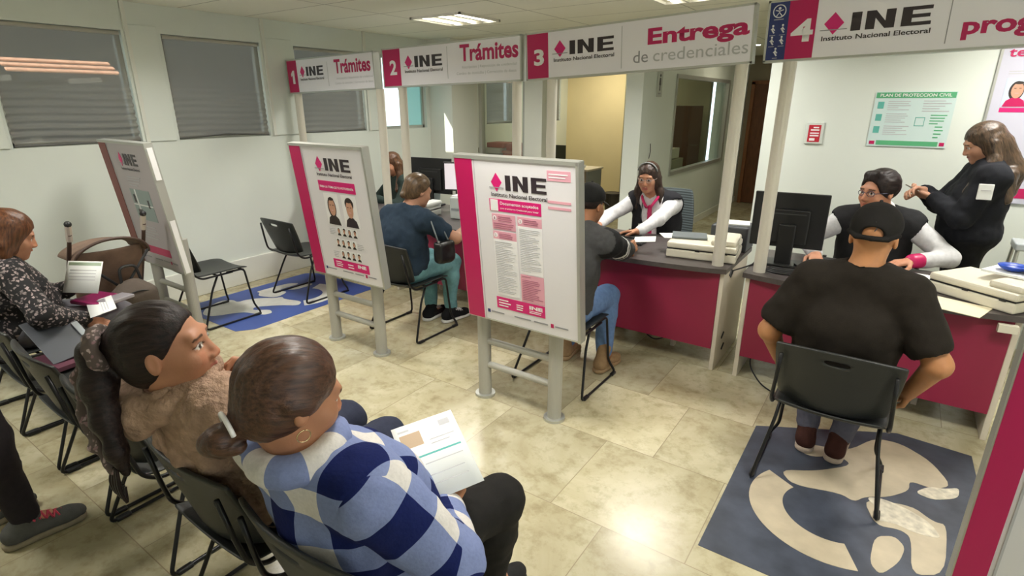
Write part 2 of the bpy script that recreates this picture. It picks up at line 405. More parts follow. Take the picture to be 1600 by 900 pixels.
# corridor wall with its interior window
b = MB(); cx = -2.57; y0, y1, z0, z1 = 7.15, 9.65, .86, 2.10
b.box((cx, (6.1+10.9)/2, z0/2), (.2, 4.8, z0)); b.box((cx, 8.5, (z1+CEIL)/2), (.2, 4.8, CEIL-z1))
b.box((cx, (6.1+y0)/2, (z0+z1)/2), (.2, y0-6.1, z1-z0)); b.box((cx, (y1+10.9)/2, (z0+z1)/2), (.2, 10.9-y1, z1-z0))
struct(b.build('wall_corridor', M_WALL))
wn = MB(); wn.box((cx+.09, (y0+y1)/2, z0+.02), (.06, y1-y0, .05)); wn.box((cx+.09, (y0+y1)/2, z1-.02), (.06, y1-y0, .05))
wn.box((cx+.09, y0+.02, 1.48), (.05, .04, 1.24)); wn.box((cx+.09, y1-.04, 1.48), (.07, .08, 1.24))
cw = struct(wn.build('window_7', M_ALU)); MB().box((cx+.08, (y0+y1)/2, 1.48), (.006, y1-y0-.06, 1.2)).build('window_pane', M_GLASS, cw)
struct(MB().box((cx+.108, 8.5, .05), (.016, 4.8, .10)).build('baseboard_corridor', M_WALL2))
struct(MB().box((-1.7, 10.96, CEIL/2), (1.6, .12, CEIL)).build('wall_corridor_end', mat('corridor_paint', (.34, .29, .21), .6)))
d = struct(MB().box((-1.92, 10.88, 1.04), (.82, .045, 2.06), bev=.004).build('door_1', M_BROWN))
MB().tube([(-1.63, 10.86, 1.0), (-1.63, 10.81, 1.0), (-1.75, 10.81, 1.0)], .01).build('door_handle', M_ALU, d)
b = MB(); b.box((-2.36, 10.87, 1.05), (.06, .07, 2.12)); b.box((-1.48, 10.87, 1.05), (.06, .07, 2.12)); b.box((-1.92, 10.87, 2.10), (.94, .07, .06))
b.build('door_frame', mat('wood_frame', (.26, .10, .035), .45, noise=.2, nscale=5, stretch=(8, 8, 1)), d)
struct(MB().box((-.93, 8.1, CEIL/2), (.14, 5.5, CEIL)).build('wall_corridor_right', M_WALL))
struct(MB().box((.72, 5.36, CEIL/2), (3.5, .12, CEIL)).build('wall_back', M_WALL))
struct(MB().box((2.46, 1.6, CEIL/2), (.12, 7.6, CEIL)).build('wall_right', M_WALL))
struct(MB().box((-1.45, -2.2, CEIL/2), (7.9, .12, CEIL)).build('wall_rear', M_WALL))
# ground and houses outside the windows
struct(MB().box((-10.5, 5, -.1), (9.4, 26, .1)).build('ground_outside', mat('asphalt', (.25, .25, .24), .9)))
struct(MB().box((-5.98, 2.35, 2.62), (1.0, 3.8, .10)).box((-5.98, 8.1, 2.62), (1.0, 3.6, .10)).build('sun_blocker_outside', M_WALL2))  # unseen slabs added above the windows to keep direct sun out
M_NB = mat('render_grey', (.075, .07, .062), .8, noise=.1)
M_CLAY = mat('clay_tiles', (.85, .42, .26), .7, noise=.2, nscale=14)
def neighbour(y0, y1, ya, yb, z0, z1, lab, xc):
    t = thing('neighbour_house', lab, 'house', (-10.8, (y0+y1)/2, 0)); ly = (y1-y0)/2; yc = (y0+y1)/2
    MB().box((-.3, 0, 2.2), (.6, 2*ly, 4.4)).build('house_wall', M_NB, t)
    b = MB(); rows = 3; h = (z1-z0)/rows
    for r in range(rows):
        y = ya
        while y < yb-.02:
            b.box((xc+10.8-.11*r, y-yc+.09, z0+h*(r+.5)), (.062, .172, .020), rot=(0, .5, 0), bev=.004); y += .18
    b.build('tiled_canopy', M_CLAY, t)
    b = MB(); xw = -10.8
    for yy in (ya+.1, yb-.1): b.box(((xc+10.8-.2)/2, yy-yc, z0-.05), (xc+10.8-.1, .05, .06))
    b.build('canopy_beam', M_NB, t)
neighbour(-1.5, 9.45, 2.10, 3.16, 2.08, 2.245, 'grey rendered house with a short clay tiled canopy seen through the leftmost shade', -8.0)
neighbour(12.0, 20, 10.5, 14.8, 2.15, 2.62, 'grey rendered house with clay tiled canopy outside the far room', -8.0)
# windows: aluminium frame, pane; shades are things of their own
def shade_mat():
    m = bpy.data.materials.new('screen_fabric'); m.use_nodes = True; nt = m.node_tree; b = nt.nodes['Principled BSDF']; o = nt.nodes['Material Output']
    b.inputs['Roughness'].default_value = .8; b.inputs['Base Color'].default_value = (.30, .285, .25, 1)
    tr = nd(nt, 'ShaderNodeBsdfTransparent'); tl = nd(nt, 'ShaderNodeBsdfTranslucent'); tl.inputs[0].default_value = (.3, .28, .25, 1)
    m1 = nd(nt, 'ShaderNodeMixShader'); m1.inputs[0].default_value = .15; lk(nt, b.outputs[0], m1.inputs[1]); lk(nt, tl.outputs[0], m1.inputs[2])
    m2 = nd(nt, 'ShaderNodeMixShader'); m2.inputs[0].default_value = .40; lk(nt, m1.outputs[0], m2.inputs[1]); lk(nt, tr.outputs[0], m2.inputs[2]); lk(nt, m2.outputs[0], o.inputs[0])
    return m
M_SHADE = shade_mat()
fr = bpy.data.materials.new('frosted_pane'); fr.use_nodes = True; nt = fr.node_tree; bb = nt.nodes['Principled BSDF']; oo = nt.nodes['Material Output']
bb.inputs['Base Color'].default_value = (.45, .62, .60, 1); bb.inputs['Roughness'].default_value = .25; tl = nd(nt, 'ShaderNodeBsdfTranslucent'); tl.inputs[0].default_value = (.40, .60, .60, 1)
ms = nd(nt, 'ShaderNodeMixShader'); ms.inputs[0].default_value = .6; lk(nt, bb.outputs[0], ms.inputs[1]); lk(nt, tl.outputs[0], ms.inputs[2]); lk(nt, ms.outputs[0], oo.inputs[0])
for i, (a, c) in enumerate(WINS):
    b = MB(); x = WX-.075; f = .035
    for y in (a+f/2, c-f/2): b.box((x, y, (WZ0+WZ1)/2), (.05, f, WZ1-WZ0))
    for z in (WZ0+f/2, WZ1-f/2): b.box((x, (a+c)/2, z), (.05, c-a, f))
    if i == 3: b.box((x, (a+c)/2, (WZ0+WZ1)/2), (.05, .04, WZ1-WZ0))
    wv = struct(b.build('window_%d' % (i+1), M_ALU))
    if i == 3:
        MB().box((x, a+.2, (WZ0+WZ1)/2), (.006, .33, WZ1-WZ0-.07)).build('clear_pane', M_GLASS, wv)
        MB().box((x, c-.2, (WZ0+WZ1)/2), (.006, .33, WZ1-WZ0-.07)).build('frosted_pane', fr, wv)
    else: MB().box((x, (a+c)/2, (WZ0+WZ1)/2), (.006, c-a-.06, WZ1-WZ0-.06)).build('window_pane', M_GLASS, wv)
    wv['label'] = 'aluminium framed window in the white window wall'
SH = [(0, 'grey roller shade nearest the camera, pleated low down, sunlit clay tiles showing through', 1.9, 8),
      (1, 'grey roller shade second from the camera, smooth with a bowed hem', .8, 3),
      (2, 'grey roller shade half behind the counter sign numbered one', .3, 2),
      (4, 'grey roller shade in the far room seen through the glass partition', .2, 1), (5, 'grey roller shade at the far end beside the yellow wall', .2, 1)]
for (i, lab, amp, npl) in SH:
    a, c = WINS[i]; t = thing('roller_shade', lab, 'window shade', (WX-.02, (a+c)/2, WZ0), group='roller shades on the window wall'); hw = (c-a)/2-.012; hh = WZ1-WZ0-.02
    def fn(u, v, amp=amp, npl=npl, hw=hw, hh=hh, i=i):
        k = max(0, (.55-v)/.55); ph = math.sin(v*hh*2*PI/.055+.6*math.sin(u*3))
        return (amp*.011*ph*k**.7+.004*math.sin(u*2.2+i), u*hw, v*hh+.012+(.025*math.sin((u+1)*1.6) if i == 1 and v == 0 else 0))
    MB().grid(fn, [-1+2*q/16 for q in range(17)], [q/90 for q in range(91)]).build('shade_fabric', M_SHADE, t, smooth=True)
    MB().tube([(.004, -hw, .012), (.004, 0, .014+(.02 if i == 1 else 0)), (.004, hw, .012)], .008).build('hem_bar', mat('hem_bar', (.10, .10, .09), .5), t)
    MB().cyl((0, 0, hh+.0), .016, 2*hw, axis='Y', seg=14).build('roller_tube', mat('roller', (.42, .40, .35), .5), t)
# ceiling fixtures
M_LENS = mat('lamp_tube', (1, 1, .95), .3, emit=(1, .95, .82), estr=7.0)
FL = ['louvred fluorescent ceiling fixture above counter sign two, its tubes glowing', 'louvred ceiling fixture hidden behind counter sign three', 'louvred ceiling fixture above the waiting area by the windows',
      'louvred ceiling fixture above the marble floor in front of the counters', 'louvred ceiling fixture above the staff of counter four', 'louvred ceiling fixture above the right of the waiting area',
      'louvred ceiling fixture behind the camera', 'louvred ceiling fixture at the rear by the window wall']
def fixture(x, y, lab):
    t = thing('ceiling_fixture', lab, 'ceiling light', (x, y, CEIL), group='louvred ceiling fixtures')
    b = MB()
    for q in (-.3, .3): b.box((q, 0, -.01), (.02, .62, .02)); b.box((0, q, -.01), (.62, .02, .02))
    b.build('frame', mat('fixture_white', (.75, .73, .66), .5), t)
    b = MB()
    for q in (-.1, .1): b.box((q, 0, -.012), (.012, .58, .02))
    b.build('louvre', mat('louvre', (.6, .58, .5), .3, .6), t)
    for q in (-.2, 0, .2): MB().box((q, 0, -.006), (.05 if q else .04, .56, .008), bev=.003).build('lamp_tube', M_LENS, t)
for (q, lab) in zip(LAMPS, FL): fixture(*q, lab)
t = thing('downlight', 'small round recessed downlight in the corridor ceiling', 'ceiling light', (-1.95, 8.8, CEIL))
b = MB()
b.cyl((0, 0, -.006), .075, .012, seg=28)
b.build('ring', M_WALL2, t); MB().cyl((0, 0, -.013), .055, .006, seg=24).build('lens', mat('downlight_lens', (1, 1, 1), .3, emit=(1, .93, .75), estr=9), t)
t = thing('air_grille', 'slatted air vent grille in the ceiling above counter sign three', 'vent', (-.92, 3.3, CEIL))
b = MB(); b.box((0, .1, -.006), (.34, .02, .012)); b.box((0, -.1, -.006), (.34, .02, .012)); b.box((.17, 0, -.006), (.02, .22, .012)); b.box((-.17, 0, -.006), (.02, .22, .012)); b.build('frame', mat('vent_grey', (.35, .34, .3), .5), t)
for k in range(7): MB().box((0, -.075+.025*k, -.008), (.32, .004, .014), rot=(.5, 0, 0)).build('slat', MC['vent_grey'], t)

# ------------------------------------------------------------------ floor decals with the wheelchair symbol
M_MATB = mat('decal_slate', (.052, .062, .088), .5, noise=.35, nscale=7)
M_MATB2 = mat('decal_blue', (.045, .085, .30), .5, noise=.12, nscale=3)
M_SYM = mat('decal_cream', (.50, .43, .31), .5, noise=.12, nscale=9)
M_SYM2 = mat('decal_white', (.62, .62, .58), .5, noise=.1, nscale=9)
M_TORN = mat('decal_torn', (.62, .57, .46), .7, noise=.25, nscale=30)
def chk(P, n=2):
    for _ in range(n):
        Q = []
        for a, b in zip(P, P[1:]+P[:1]): Q += [(a[0]*.8+b[0]*.2, a[1]*.8+b[1]*.2), (a[0]*.2+b[0]*.8, a[1]*.2+b[1]*.8)]
        P = Q
    return P
def arc(cx, cy, r, a0, a1, n=28, ex=1.0): return [(cx+r*ex*math.cos(math.radians(a0+(a1-a0)*k/n)), cy+r*math.sin(math.radians(a0+(a1-a0)*k/n))) for k in range(n+1)]
def decal(name, lab, loc, rz, mb_, ms_, torn):
    t = thing(name, lab, 'floor decal', loc, rz)
    MB().polyz([(-.51, -.68), (.40, -.68), (.50, -.30), (.50, .37), (.49, .76), (.16, .79), (-.51, .42), (-.51, .1)] if torn else [(-.51, -.68), (.40, -.68), (.50, -.6), (.50, .70), (.42, .72), (-.42, .72), (-.51, .6), (-.51, .1)], .0002, .002).build('sheet', mb_, t)
    ring = arc(-.08, -.15, .33, -38, -205) + arc(-.08, -.15, .19, -205, -38)[::1]
    b = MB(); b.polyz(arc(-.08, -.15, .335, -66, -212)+arc(-.08, -.15, .19, -212, -66), .002, .0035).build('wheel_ring', ms_, t)
    MB().polyz(chk([(-.32, .06), (-.17, .15), (-.02, .31), (-.09, .37), (-.20, .27), (-.29, .30), (-.28, .37), (-.23, .39), (-.05, .44), (.06, .66), (.18, .68), (.31, .58), (.39, .40), (.32, .32), (.22, .33), (.22, .24), (.14, .13), (.05, .07), (.01, 0), (-.05, .03), (-.25, -.03)]), .002, .0035).build('seated_figure', ms_, t)
    MB().polyz(chk([(.04, .05), (.23, .12), (.31, .05), (.36, .06), (.34, -.28), (.23, -.36), (.23, -.12), (.19, -.09), (.10, -.12)]), .002, .0035).build('leg_shape', ms_, t)
    MB().polyz(chk([(.10, -.20), (.17, -.15), (.21, -.20), (.19, -.31), (.13, -.43), (.09, -.38)]), .002, .0035).build('foot_shape', ms_, t)
    if torn:
        MB().polyz(chk([(.05, .07), (.12, .10), (.22, .08), (.30, .03), (.34, -.06), (.24, -.08), (.17, -.06), (.08, -.09), (.11, -.01)]), .0036, .0045).build('torn_patch', M_TORN, t)
        MB().polyz(chk([(.24, .24), (.31, .22), (.41, .30), (.42, .40), (.36, .35), (.30, .33)]), .0036, .0045).build('torn_patch', M_TORN, t)
    return t
decal('floor_decal', 'worn slate blue wheelchair symbol decal under the client of counter four', (.10, 2.65, 0), 0, M_MATB, M_SYM, True)
decal('floor_decal', 'bright blue wheelchair symbol decal below the two empty chairs of counter one', (-4.63, 2.84, 0), PI, M_MATB2, M_SYM2, False)

# ------------------------------------------------------------------ graphics helpers (panels facing -y, x right, z up)
def rects(name, m, parent, rl, y, t=.0012):
    b = MB()
    for (x0, z0, x1, z1) in rl: b.box(((x0+x1)/2, y-t/2, (z0+z1)/2), (x1-x0, t, z1-z0))
    return b.build(name, m, parent)
def ine_logo(parent, x0, z0, wtot, h, y, cap=True):
    """diamond with a bar, the three wide letters and the caption below; x0,z0 = lower left of the letters block"""
    dw = wtot*.20; lx = x0+wtot*.27; lw = wtot*.73
    MB().poly([(x0+dw*.5, z0-h*.12), (x0+dw, z0+h*.5), (x0+dw*.5, z0+h*1.12), (x0, z0+h*.5)], y-.0015, y).build('diamond_emblem', M_HOT, parent)
    rects('emblem_bar', M_INKG, parent, [(x0-dw*.18, z0+h*.12, x0+dw*1.18, z0+h*.17)], y-.0016)
    b = MB(); u = lw
    b.poly([(lx, z0), (lx+.13*u, z0), (lx+.13*u, z0+h), (lx, z0+h)], y-.0015, y)
    n0 = lx+.19*u; n1 = lx+.56*u; s = .12*u
    b.poly([(n0, z0), (n0+s, z0), (n0+s, z0+h*.60), (n1-s, z0), (n1, z0), (n1, z0+h), (n1-s, z0+h), (n1-s, z0+h*.40), (n0+s, z0+h), (n0, z0+h)], y-.0015, y)
    e0 = lx+.64*u; e1 = lx+u; s = .125*u; q = h*.19
    b.poly([(e0, z0), (e1, z0), (e1, z0+q), (e0+s, z0+q), (e0+s, z0+h*.405), (e1-.02*u, z0+h*.405), (e1-.02*u, z0+h*.595), (e0+s, z0+h*.595), (e0+s, z0+h-q), (e1, z0+h-q), (e1, z0+h), (e0, z0+h)], y-.0015, y)
    b.build('logo_letters', M_INK, parent)
    if cap: text_mesh('caption', 'Instituto Nacional Electoral', M_INK, parent, wtot*1.02, h*.27, x0-wtot*.01, z0-h*.46, y-.0014, bold=.02)
def portrait(parent, x, z, w_, h, y, female, shirt, bg=None):
    t = rects('portrait', bg or M_PAPER, parent, [(x, z, x+w_, z+h)], y)
    c = x+w_/2
    def disc(m, cx, cz, rx, rz, yy, nm):
        MB().poly([(cx+rx*math.cos(a*PI/12), cz+rz*math.sin(a*PI/12)) for a in range(24)], yy-.0006, yy).build(nm, m, t)
    if female: disc(M_HAIRP, c-.03*w_, z+h*.56, w_*.29, h*.33, y-.0014, 'hair_shape')
    else: disc(M_HAIRP, c, z+h*.74, w_*.29, h*.2, y-.0014, 'hair_shape')
    MB().poly([(x+w_*.06, z+.002), (x+w_*.94, z+.002), (x+w_*.84, z+h*.22), (c+w_*.13, z+h*.32), (c-w_*.13, z+h*.32), (x+w_*.16, z+h*.22)], y-.0026, y-.002).build('shirt_shape', shirt, t)
    disc(M_SKINP, c, z+h*.57, w_*.23, h*.27, y-.003, 'face_shape')
    disc(M_HAIRP, c, z+h*.83, w_*.19, h*.05, y-.0036, 'fringe_shape')
    rects('features', M_HAIRP, t, [(c-w_*.14, z+h*.63, c-w_*.05, z+h*.65), (c+w_*.05, z+h*.63, c+w_*.14, z+h*.65)], y-.0032)
    rects('mouth_shape', M_LPINK, t, [(c-w_*.07, z+h*.47, c+w_*.07, z+h*.485)], y-.0032)
    return t
def lines(parent, x0, z0, x1, z1, n, y, m=None, seed=0, nm='text_lines', hgt=.35):
    r = random.Random(seed); st = (z1-z0)/n
    return rects(nm, m or M_INKL, parent, [(x0, z1-(k+.7)*st, x0+(x1-x0)*(r.uniform(.75, 1) if k % 4 != 3 else r.uniform(.35, .7)), z1-(k+.7-hgt)*st) for k in range(n)], y)

# ------------------------------------------------------------------ counter signs on posts
def sign(lab, xl, xr, zl, zr, posts, number, wide_block=False):
    t = thing('counter_sign', lab, 'sign', (xl, 3.68, .742), group=None); ang = math.atan2(zr-zl, xr-xl); L = xr-xl; H = .318
    pn = MB().box((L/2, 0, H/2), (L, .07, H), bev=.004).build('sign_box', M_SIGN, t); pn.location = (0, 0, zl-.742); pn.rotation_euler = (0, -ang, 0)
    y = -.0352
    b = MB(); b.box((L/2, 0, .004), (L+.012, .074, .012)); b.box((L/2, 0, H-.004), (L+.012, .074, .012)); b.box((0, 0, H/2), (.012, .074, H)); b.box((L, 0, H/2), (.012, .074, H))
    b.build('edge_frame', M_ALU, pn)
    for k, px in enumerate(posts):
        MB().cyl((px-xl, .0, (zl-.742+ (px-xl)/L*(zr-zl))/2), .037, zl-.742+(px-xl)/L*(zr-zl), seg=24).build('post', M_ALUP, t)
    return t, pn, L, H, y
def sign_art(pn, L, H, y, number, f0, head, subs):
    rects('number_block', M_PINK, pn, [(L*f0+.006, .008, L*(f0+.118), H-.008)], y)
    return
t, pn, L, H, y = sign('counter sign numbered 1 reading Trámites, nearest the window wall', -5.30, -4.02, 1.855, 1.885, (-5.22, -4.0), '1')
rects('number_block', M_PINK, pn, [(.006, .01, .16, H-.01)], y); MB().poly([(.082, .09), (.115, .09), (.115, .215), (.090, .215), (.062, .185), (.062, .158), (.082, .172)], y-.004, y-.0012).build('number', M_WHITE, pn)
ine_logo(pn, .21, .155, .36, .085, y); rects('divider', M_INKL, pn, [(.635, .05, .639, H-.05)], y)
text_mesh('headline', 'Trámites', M_PINK, pn, .50, .125, .74, .155, y-.001, bold=.03)
text_mesh('subtitle', 'Inscripción | Reposición de credencial', M_INKL, pn, .50, .024, .76, .098, y-.001); text_mesh('subtitle', 'Cambio de domicilio | Corrección de datos', M_INKL, pn, .53, .024, .73, .055, y-.001)
t, pn, L, H, y = sign('counter sign numbered 2 reading Trámites, between signs one and three', -3.90, -2.44, 1.893, 1.922, (-3.715, -2.50), '2')
rects('number_block', M_PINK, pn, [(.006, .01, .215, H-.01)], y); text_mesh('number', '2', M_WHITE, pn, .085, .12, .085, .10, y-.0024, bold=.03)
ine_logo(pn, .27, .15, .42, .088, y); rects('divider', M_INKL, pn, [(.745, .045, .749, H-.03)], y)
text_mesh('headline', 'Trámites', M_PINK, pn, .56, .125, .88, .165, y-.001, bold=.03)
text_mesh('subtitle', 'Inscripción | Reposición de credencial', M_INKL, pn, .52, .026, .90, .108, y-.001); text_mesh('subtitle', 'Cambio de domicilio | Corrección de datos', M_INKL, pn, .58, .026, .84, .062, y-.001)
t, pn, L, H, y = sign('counter sign numbered 3 reading Entrega de credenciales', -2.385, -.825, 1.922, 1.988, (-2.19, -.88), '3')
rects('number_block', M_PINK, pn, [(.008, .008, .185, H-.008)], y); text_mesh('number', '3', M_WHITE, pn, .085, .11, .065, .095, y-.0024, bold=.035)
ine_logo(pn, .235, .150, .455, .088, y); rects('divider', M_INKL, pn, [(.745, .03, .749, H-.03)], y)
text_mesh('headline', 'Entrega', M_PINK, pn, .615, .125, .925, .128, y-.001, bold=.035)
text_mesh('subtitle', 'de', M_INKG, pn, .10, .072, .83, .055, y-.001); text_mesh('subtitle', 'credenciales', M_INKL, pn, .575, .072, .965, .055, y-.001)
t, pn, L, H, y = sign('counter sign numbered 4 with blue accessibility strip, partly out of frame', -.755, .86, 1.988, 2.03, (-.62, .80), '4')
rects('icon_strip', M_NAVY, pn, [(.006, .006, .105, H-.006)], y)
b = MB()
ic = .055
b.tube([(ic+.032*math.cos(a*PI/10), y-.002, .262+.032*math.sin(a*PI/10)) for a in range(21)], .0025, seg=6); b.sph((ic, y-.002, .276), .007); b.tube([(ic-.02, y-.002, .268), (ic, y-.002, .262), (ic+.02, y-.002, .268)], .0025, seg=6); b.tube([(ic-.014, y-.002, .238), (ic, y-.002, .256), (ic+.014, y-.002, .238)], .0025, seg=6)
for (ix, iz) in ((.030, .165), (.080, .165), (.030, .105), (.080, .105), (.055, .045)):
    b.sph((ix, y-.002, iz+.024), .0055); b.tube([(ix, y-.002, iz+.016), (ix-.002, y-.002, iz), (ix+.008, y-.002, iz-.014)], .004, seg=6); b.tube([(ix-.010, y-.002, iz+.004), (ix, y-.002, iz+.012), (ix+.010, y-.002, iz)], .0028, seg=6)
b.build('accessibility_icons', M_WHITE, pn)
rects('icon_captions', M_INKL, pn, [(.03, .218, .08, .222), (.015, .138, .045, .141), (.065, .138, .095, .141), (.015, .08, .045, .083), (.065, .08, .095, .083), (.042, .018, .068, .021)], y-.001)
rects('number_block', M_PINK, pn, [(.105, .006, .245, H-.006)], y); text_mesh('number', '4', M_WHITE, pn, .11, .115, .125, .095, y-.0024, bold=.035)
ine_logo(pn, .285, .130, .47, .088, y); rects('divider', M_INKG, pn, [(.825, .035, .829, H-.03)], y)
text_mesh('headline', 'programada', M_PINK, pn, .68, .105, .885, .045, y-.001, bold=.035)

# ------------------------------------------------------------------ information boards on two legs
def board(lab, x, yy, rz=0.0, lean=.105, hb=.575, dull=False, dx=.0, ssw=.115):
    t = thing('information_board', lab, 'information board', (x, yy, 0), rz)
    W = .735; H = .93
    for s in (-1, 1):
        lg = MB().cyl((s*.255, .045, .40), .041, .79, seg=24).build('leg', M_BOARDPOST, t)
        MB().cyl((s*.255, .045, .008), .063, .016, seg=28).build('floor_flange', M_ALU, lg)
    for z in (.22, .38): MB().cyl((0, .045, z), .021, .51, axis='X', seg=16).build('rail', M_BOARDPOST, t)
    pn = MB().box((0, 0, H/2), (W, .045, H), bev=.003).build('panel', M_BOARD, t); pn.location = (dx, -.02, hb); pn.rotation_euler = (lean, 0, 0)
    b = MB(); b.box((0, 0, H+.004), (W+.016, .056, .018)); b.box((W/2+.004, 0, H/2), (.016, .056, H+.02)); b.box((-W/2-.001, 0, H/2), (.006, .05, H)); b.box((0, 0, -.002), (W, .05, .008))
    b.build('edge_frame', M_ALU, pn)
    y = -.0232
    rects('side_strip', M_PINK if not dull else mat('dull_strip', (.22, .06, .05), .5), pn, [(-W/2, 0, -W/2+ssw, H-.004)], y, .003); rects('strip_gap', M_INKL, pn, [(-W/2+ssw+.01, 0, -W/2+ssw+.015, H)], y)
    return t, pn, W, H, y
def foot_row(pn, y):
    for k, (x0, wd) in enumerate(((-.20, .09), (-.04, .11), (.09, .09), (.225, .08))):
        rects('footer_text', M_INKG, pn, [(x0, .052-.0, x0+wd, .060)], y)
    rects('footer_icon', M_NAVY, pn, [(-.226, .046, -.208, .066)], y); rects('footer_icon', M_PINK, pn, [(.198, .044, .216, .068)], y)
t, pn, W, H, y = board('information board about accepted documents, in front of counter three', -1.665, 2.43, dx=.075)
ine_logo(pn, -.135, .775, .335, .078, y)
rects('heading_bar', M_HOT, pn, [(-.155, .66, .165, .725)], y); text_mesh('heading', 'Documentos aceptados', M_WHITE, pn, .235, .022, -.085, .692, y-.0024, bold=.01); text_mesh('heading', 'para tramitar tu Credencial para Votar', M_WHITE, pn, .235, .012, -.085, .672, y-.0024, bold=.01)
rects('heading_icon', M_PAPER, pn, [(-.148, .662, -.10, .722)], y-.0012)
[rects('side_label', M_LPINK, pn, [q], y) for q in ((.205, .845, .335, .895), (.205, .735, .335, .748), (.205, .705, .335, .718))]; lines(pn, .215, .855, .325, .885, 2, y-.0014, M_WHITE, seed=77)
[rects('pink_box', M_LPINK, pn, [q], y) for q in ((-.145, .560, .005, .645), (.018, .595, .165, .645), (-.145, .505, .005, .55), (.018, .165, .165, .325))]
[rects('white_box', M_WHITE, pn, [q], y) for q in ((-.145, .175, .005, .505), (.018, .33, .165, .595))]
M_DP = mat('print_rose', (.42, .14, .22), .5)
for q in ((-.105, .605, -.005, .637), (-.135, .565, -.005, .600), (.055, .605, .155, .637), (-.105, .512, -.005, .542)): lines(pn, *q, 3, y-.0016, M_DP, seed=int(q[1]*1000))
lines(pn, .028, .175, .155, .30, 12, y-.0013, M_DP, seed=3); lines(pn, .028, .31, .09, .32, 1, y-.0013, M_DP, seed=5)
lines(pn, -.138, .19, 0, .495, 30, y-.0013, M_INKL, seed=4); lines(pn, .026, .345, .158, .585, 24, y-.0013, M_INKL, seed=6)
for (cx, cz, n_) in ((-.128, .622, '1'), (-.128, .527, '2'), (.035, .62, '3')):
    MB().poly([(cx+.012*math.cos(a*PI/8), cz+.013*math.sin(a*PI/8)) for a in range(16)], y-.002, y-.0012).build('number_disc', M_WHITE, pn); text_mesh('box_number', n_, M_DP, pn, .007, .014, cx-.0035, cz-.007, y-.0024, bold=.02)
rects('footer_bar', M_HOT, pn, [(-.155, .09, .165, .16)], y); lines(pn, -.14, .10, -.06, .15, 3, y-.0013, M_WHITE, seed=8); lines(pn, -.02, .10, .03, .14, 3, y-.0013, M_WHITE, seed=9); text_mesh('footer_logo', 'INE', M_WHITE, pn, .085, .022, .065, .125, y-.0024, bold=.05); lines(pn, .065, .10, .15, .12, 2, y-.0013, M_WHITE, seed=10)
foot_row(pn, y)
t, pn, W, H, y = board('information board with large portrait photos, in front of counter two', -3.165, 2.465, dx=.065)
ine_logo(pn, -.115, .775, .345, .082, y)
rects('heading_bar', M_HOT, pn, [(-.125, .635, .245, .705)], y); text_mesh('heading', 'PARA LA TOMA DE TU FOTOGRAFÍA', M_WHITE, pn, .34, .020, -.11, .658, y-.0024, bold=.02)
portrait(pn, -.095, .40, .145, .22, y, True, M_HAIRP, M_WHITE); portrait(pn, .085, .40, .145, .22, y, False, M_INK, M_WHITE)
for r in range(3):
    for q in range(4):
        portrait(pn, -.02+.055*q-(.03 if r == 1 else 0), .325-.085*r, .042, .062, y, (q+r) % 2 == 0, M_HAIRP)
    lines(pn, -.10 if r != 1 else .17, .325-.085*r, -.04 if r != 1 else .235, .375-.085*r, 4, y, seed=20+r)
rects('footer_bar', M_HOT, pn, [(-.125, .075, .245, .14)], y); lines(pn, -.10, .085, -.02, .13, 3, y-.0013, M_WHITE, seed=18); lines(pn, .03, .085, .09, .125, 2, y-.0013, M_WHITE, seed=19); text_mesh('footer_logo', 'INE', M_WHITE, pn, .085, .025, .135, .105, y-.0024, bold=.05)
foot_row(pn, y)
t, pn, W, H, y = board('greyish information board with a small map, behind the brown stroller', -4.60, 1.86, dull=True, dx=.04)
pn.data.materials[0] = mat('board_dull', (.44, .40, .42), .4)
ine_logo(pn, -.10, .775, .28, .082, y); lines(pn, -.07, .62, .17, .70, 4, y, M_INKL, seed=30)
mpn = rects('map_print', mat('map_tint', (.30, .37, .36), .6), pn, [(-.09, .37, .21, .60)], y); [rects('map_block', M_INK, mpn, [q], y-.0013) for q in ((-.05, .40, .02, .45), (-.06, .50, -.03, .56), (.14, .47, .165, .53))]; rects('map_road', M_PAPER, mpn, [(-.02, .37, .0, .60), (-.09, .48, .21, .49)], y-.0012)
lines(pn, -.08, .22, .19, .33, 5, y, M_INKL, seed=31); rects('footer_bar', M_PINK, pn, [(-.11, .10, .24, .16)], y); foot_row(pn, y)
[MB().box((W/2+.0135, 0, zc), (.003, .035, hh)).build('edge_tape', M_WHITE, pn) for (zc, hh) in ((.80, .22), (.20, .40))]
t, pn, W, H, y = board('information board cut off at the right edge, magenta strip leaning past the frame', .67, 1.60, lean=-.02, ssw=.062)
rects('printed_card', M_WHITE, pn, [(-.15, .10, .30, .60)], y); lines(pn, -.13, .12, .28, .58, 16, y-.0013, M_INKL, seed=40); ine_logo(pn, -.12, .775, .345, .082, y)

# ------------------------------------------------------------------ posters and small things on the walls
t = thing('safety_plan_poster', 'green and white civil protection plan poster on the back wall', 'poster', (0, 5.298, 1.45))
sheet = MB().box((0, -.003, .197), (.50, .006, .40)).build('sheet', mat('poster_sheet', (.60, .74, .72), .4), t); y = -.0062
rects('title_bar', M_GREEN, t, [(-.245, .352, .245, .392)], y); text_mesh('title', 'PLAN DE PROTECCION CIVIL', M_PAPER, t, .44, .022, -.22, .361, y-.0024, bold=.02)
rects('bottom_bar', M_GREEN, t, [(-.19, .006, .20, .04)], y); rects('corner_logo', M_PINK, t, [(-.235, .01, -.20, .035), (.21, .01, .24, .035)], y)
for k in range(3):
    lines(t, -.16, .26-.09*k, .0, .335-.09*k, 5, y, M_INKL, seed=50+k); rects('plan_icon', mat('teal_print', (.12, .45, .38), .5), t, [(-.225, .275-.09*k, -.185, .325-.09*k)], y)
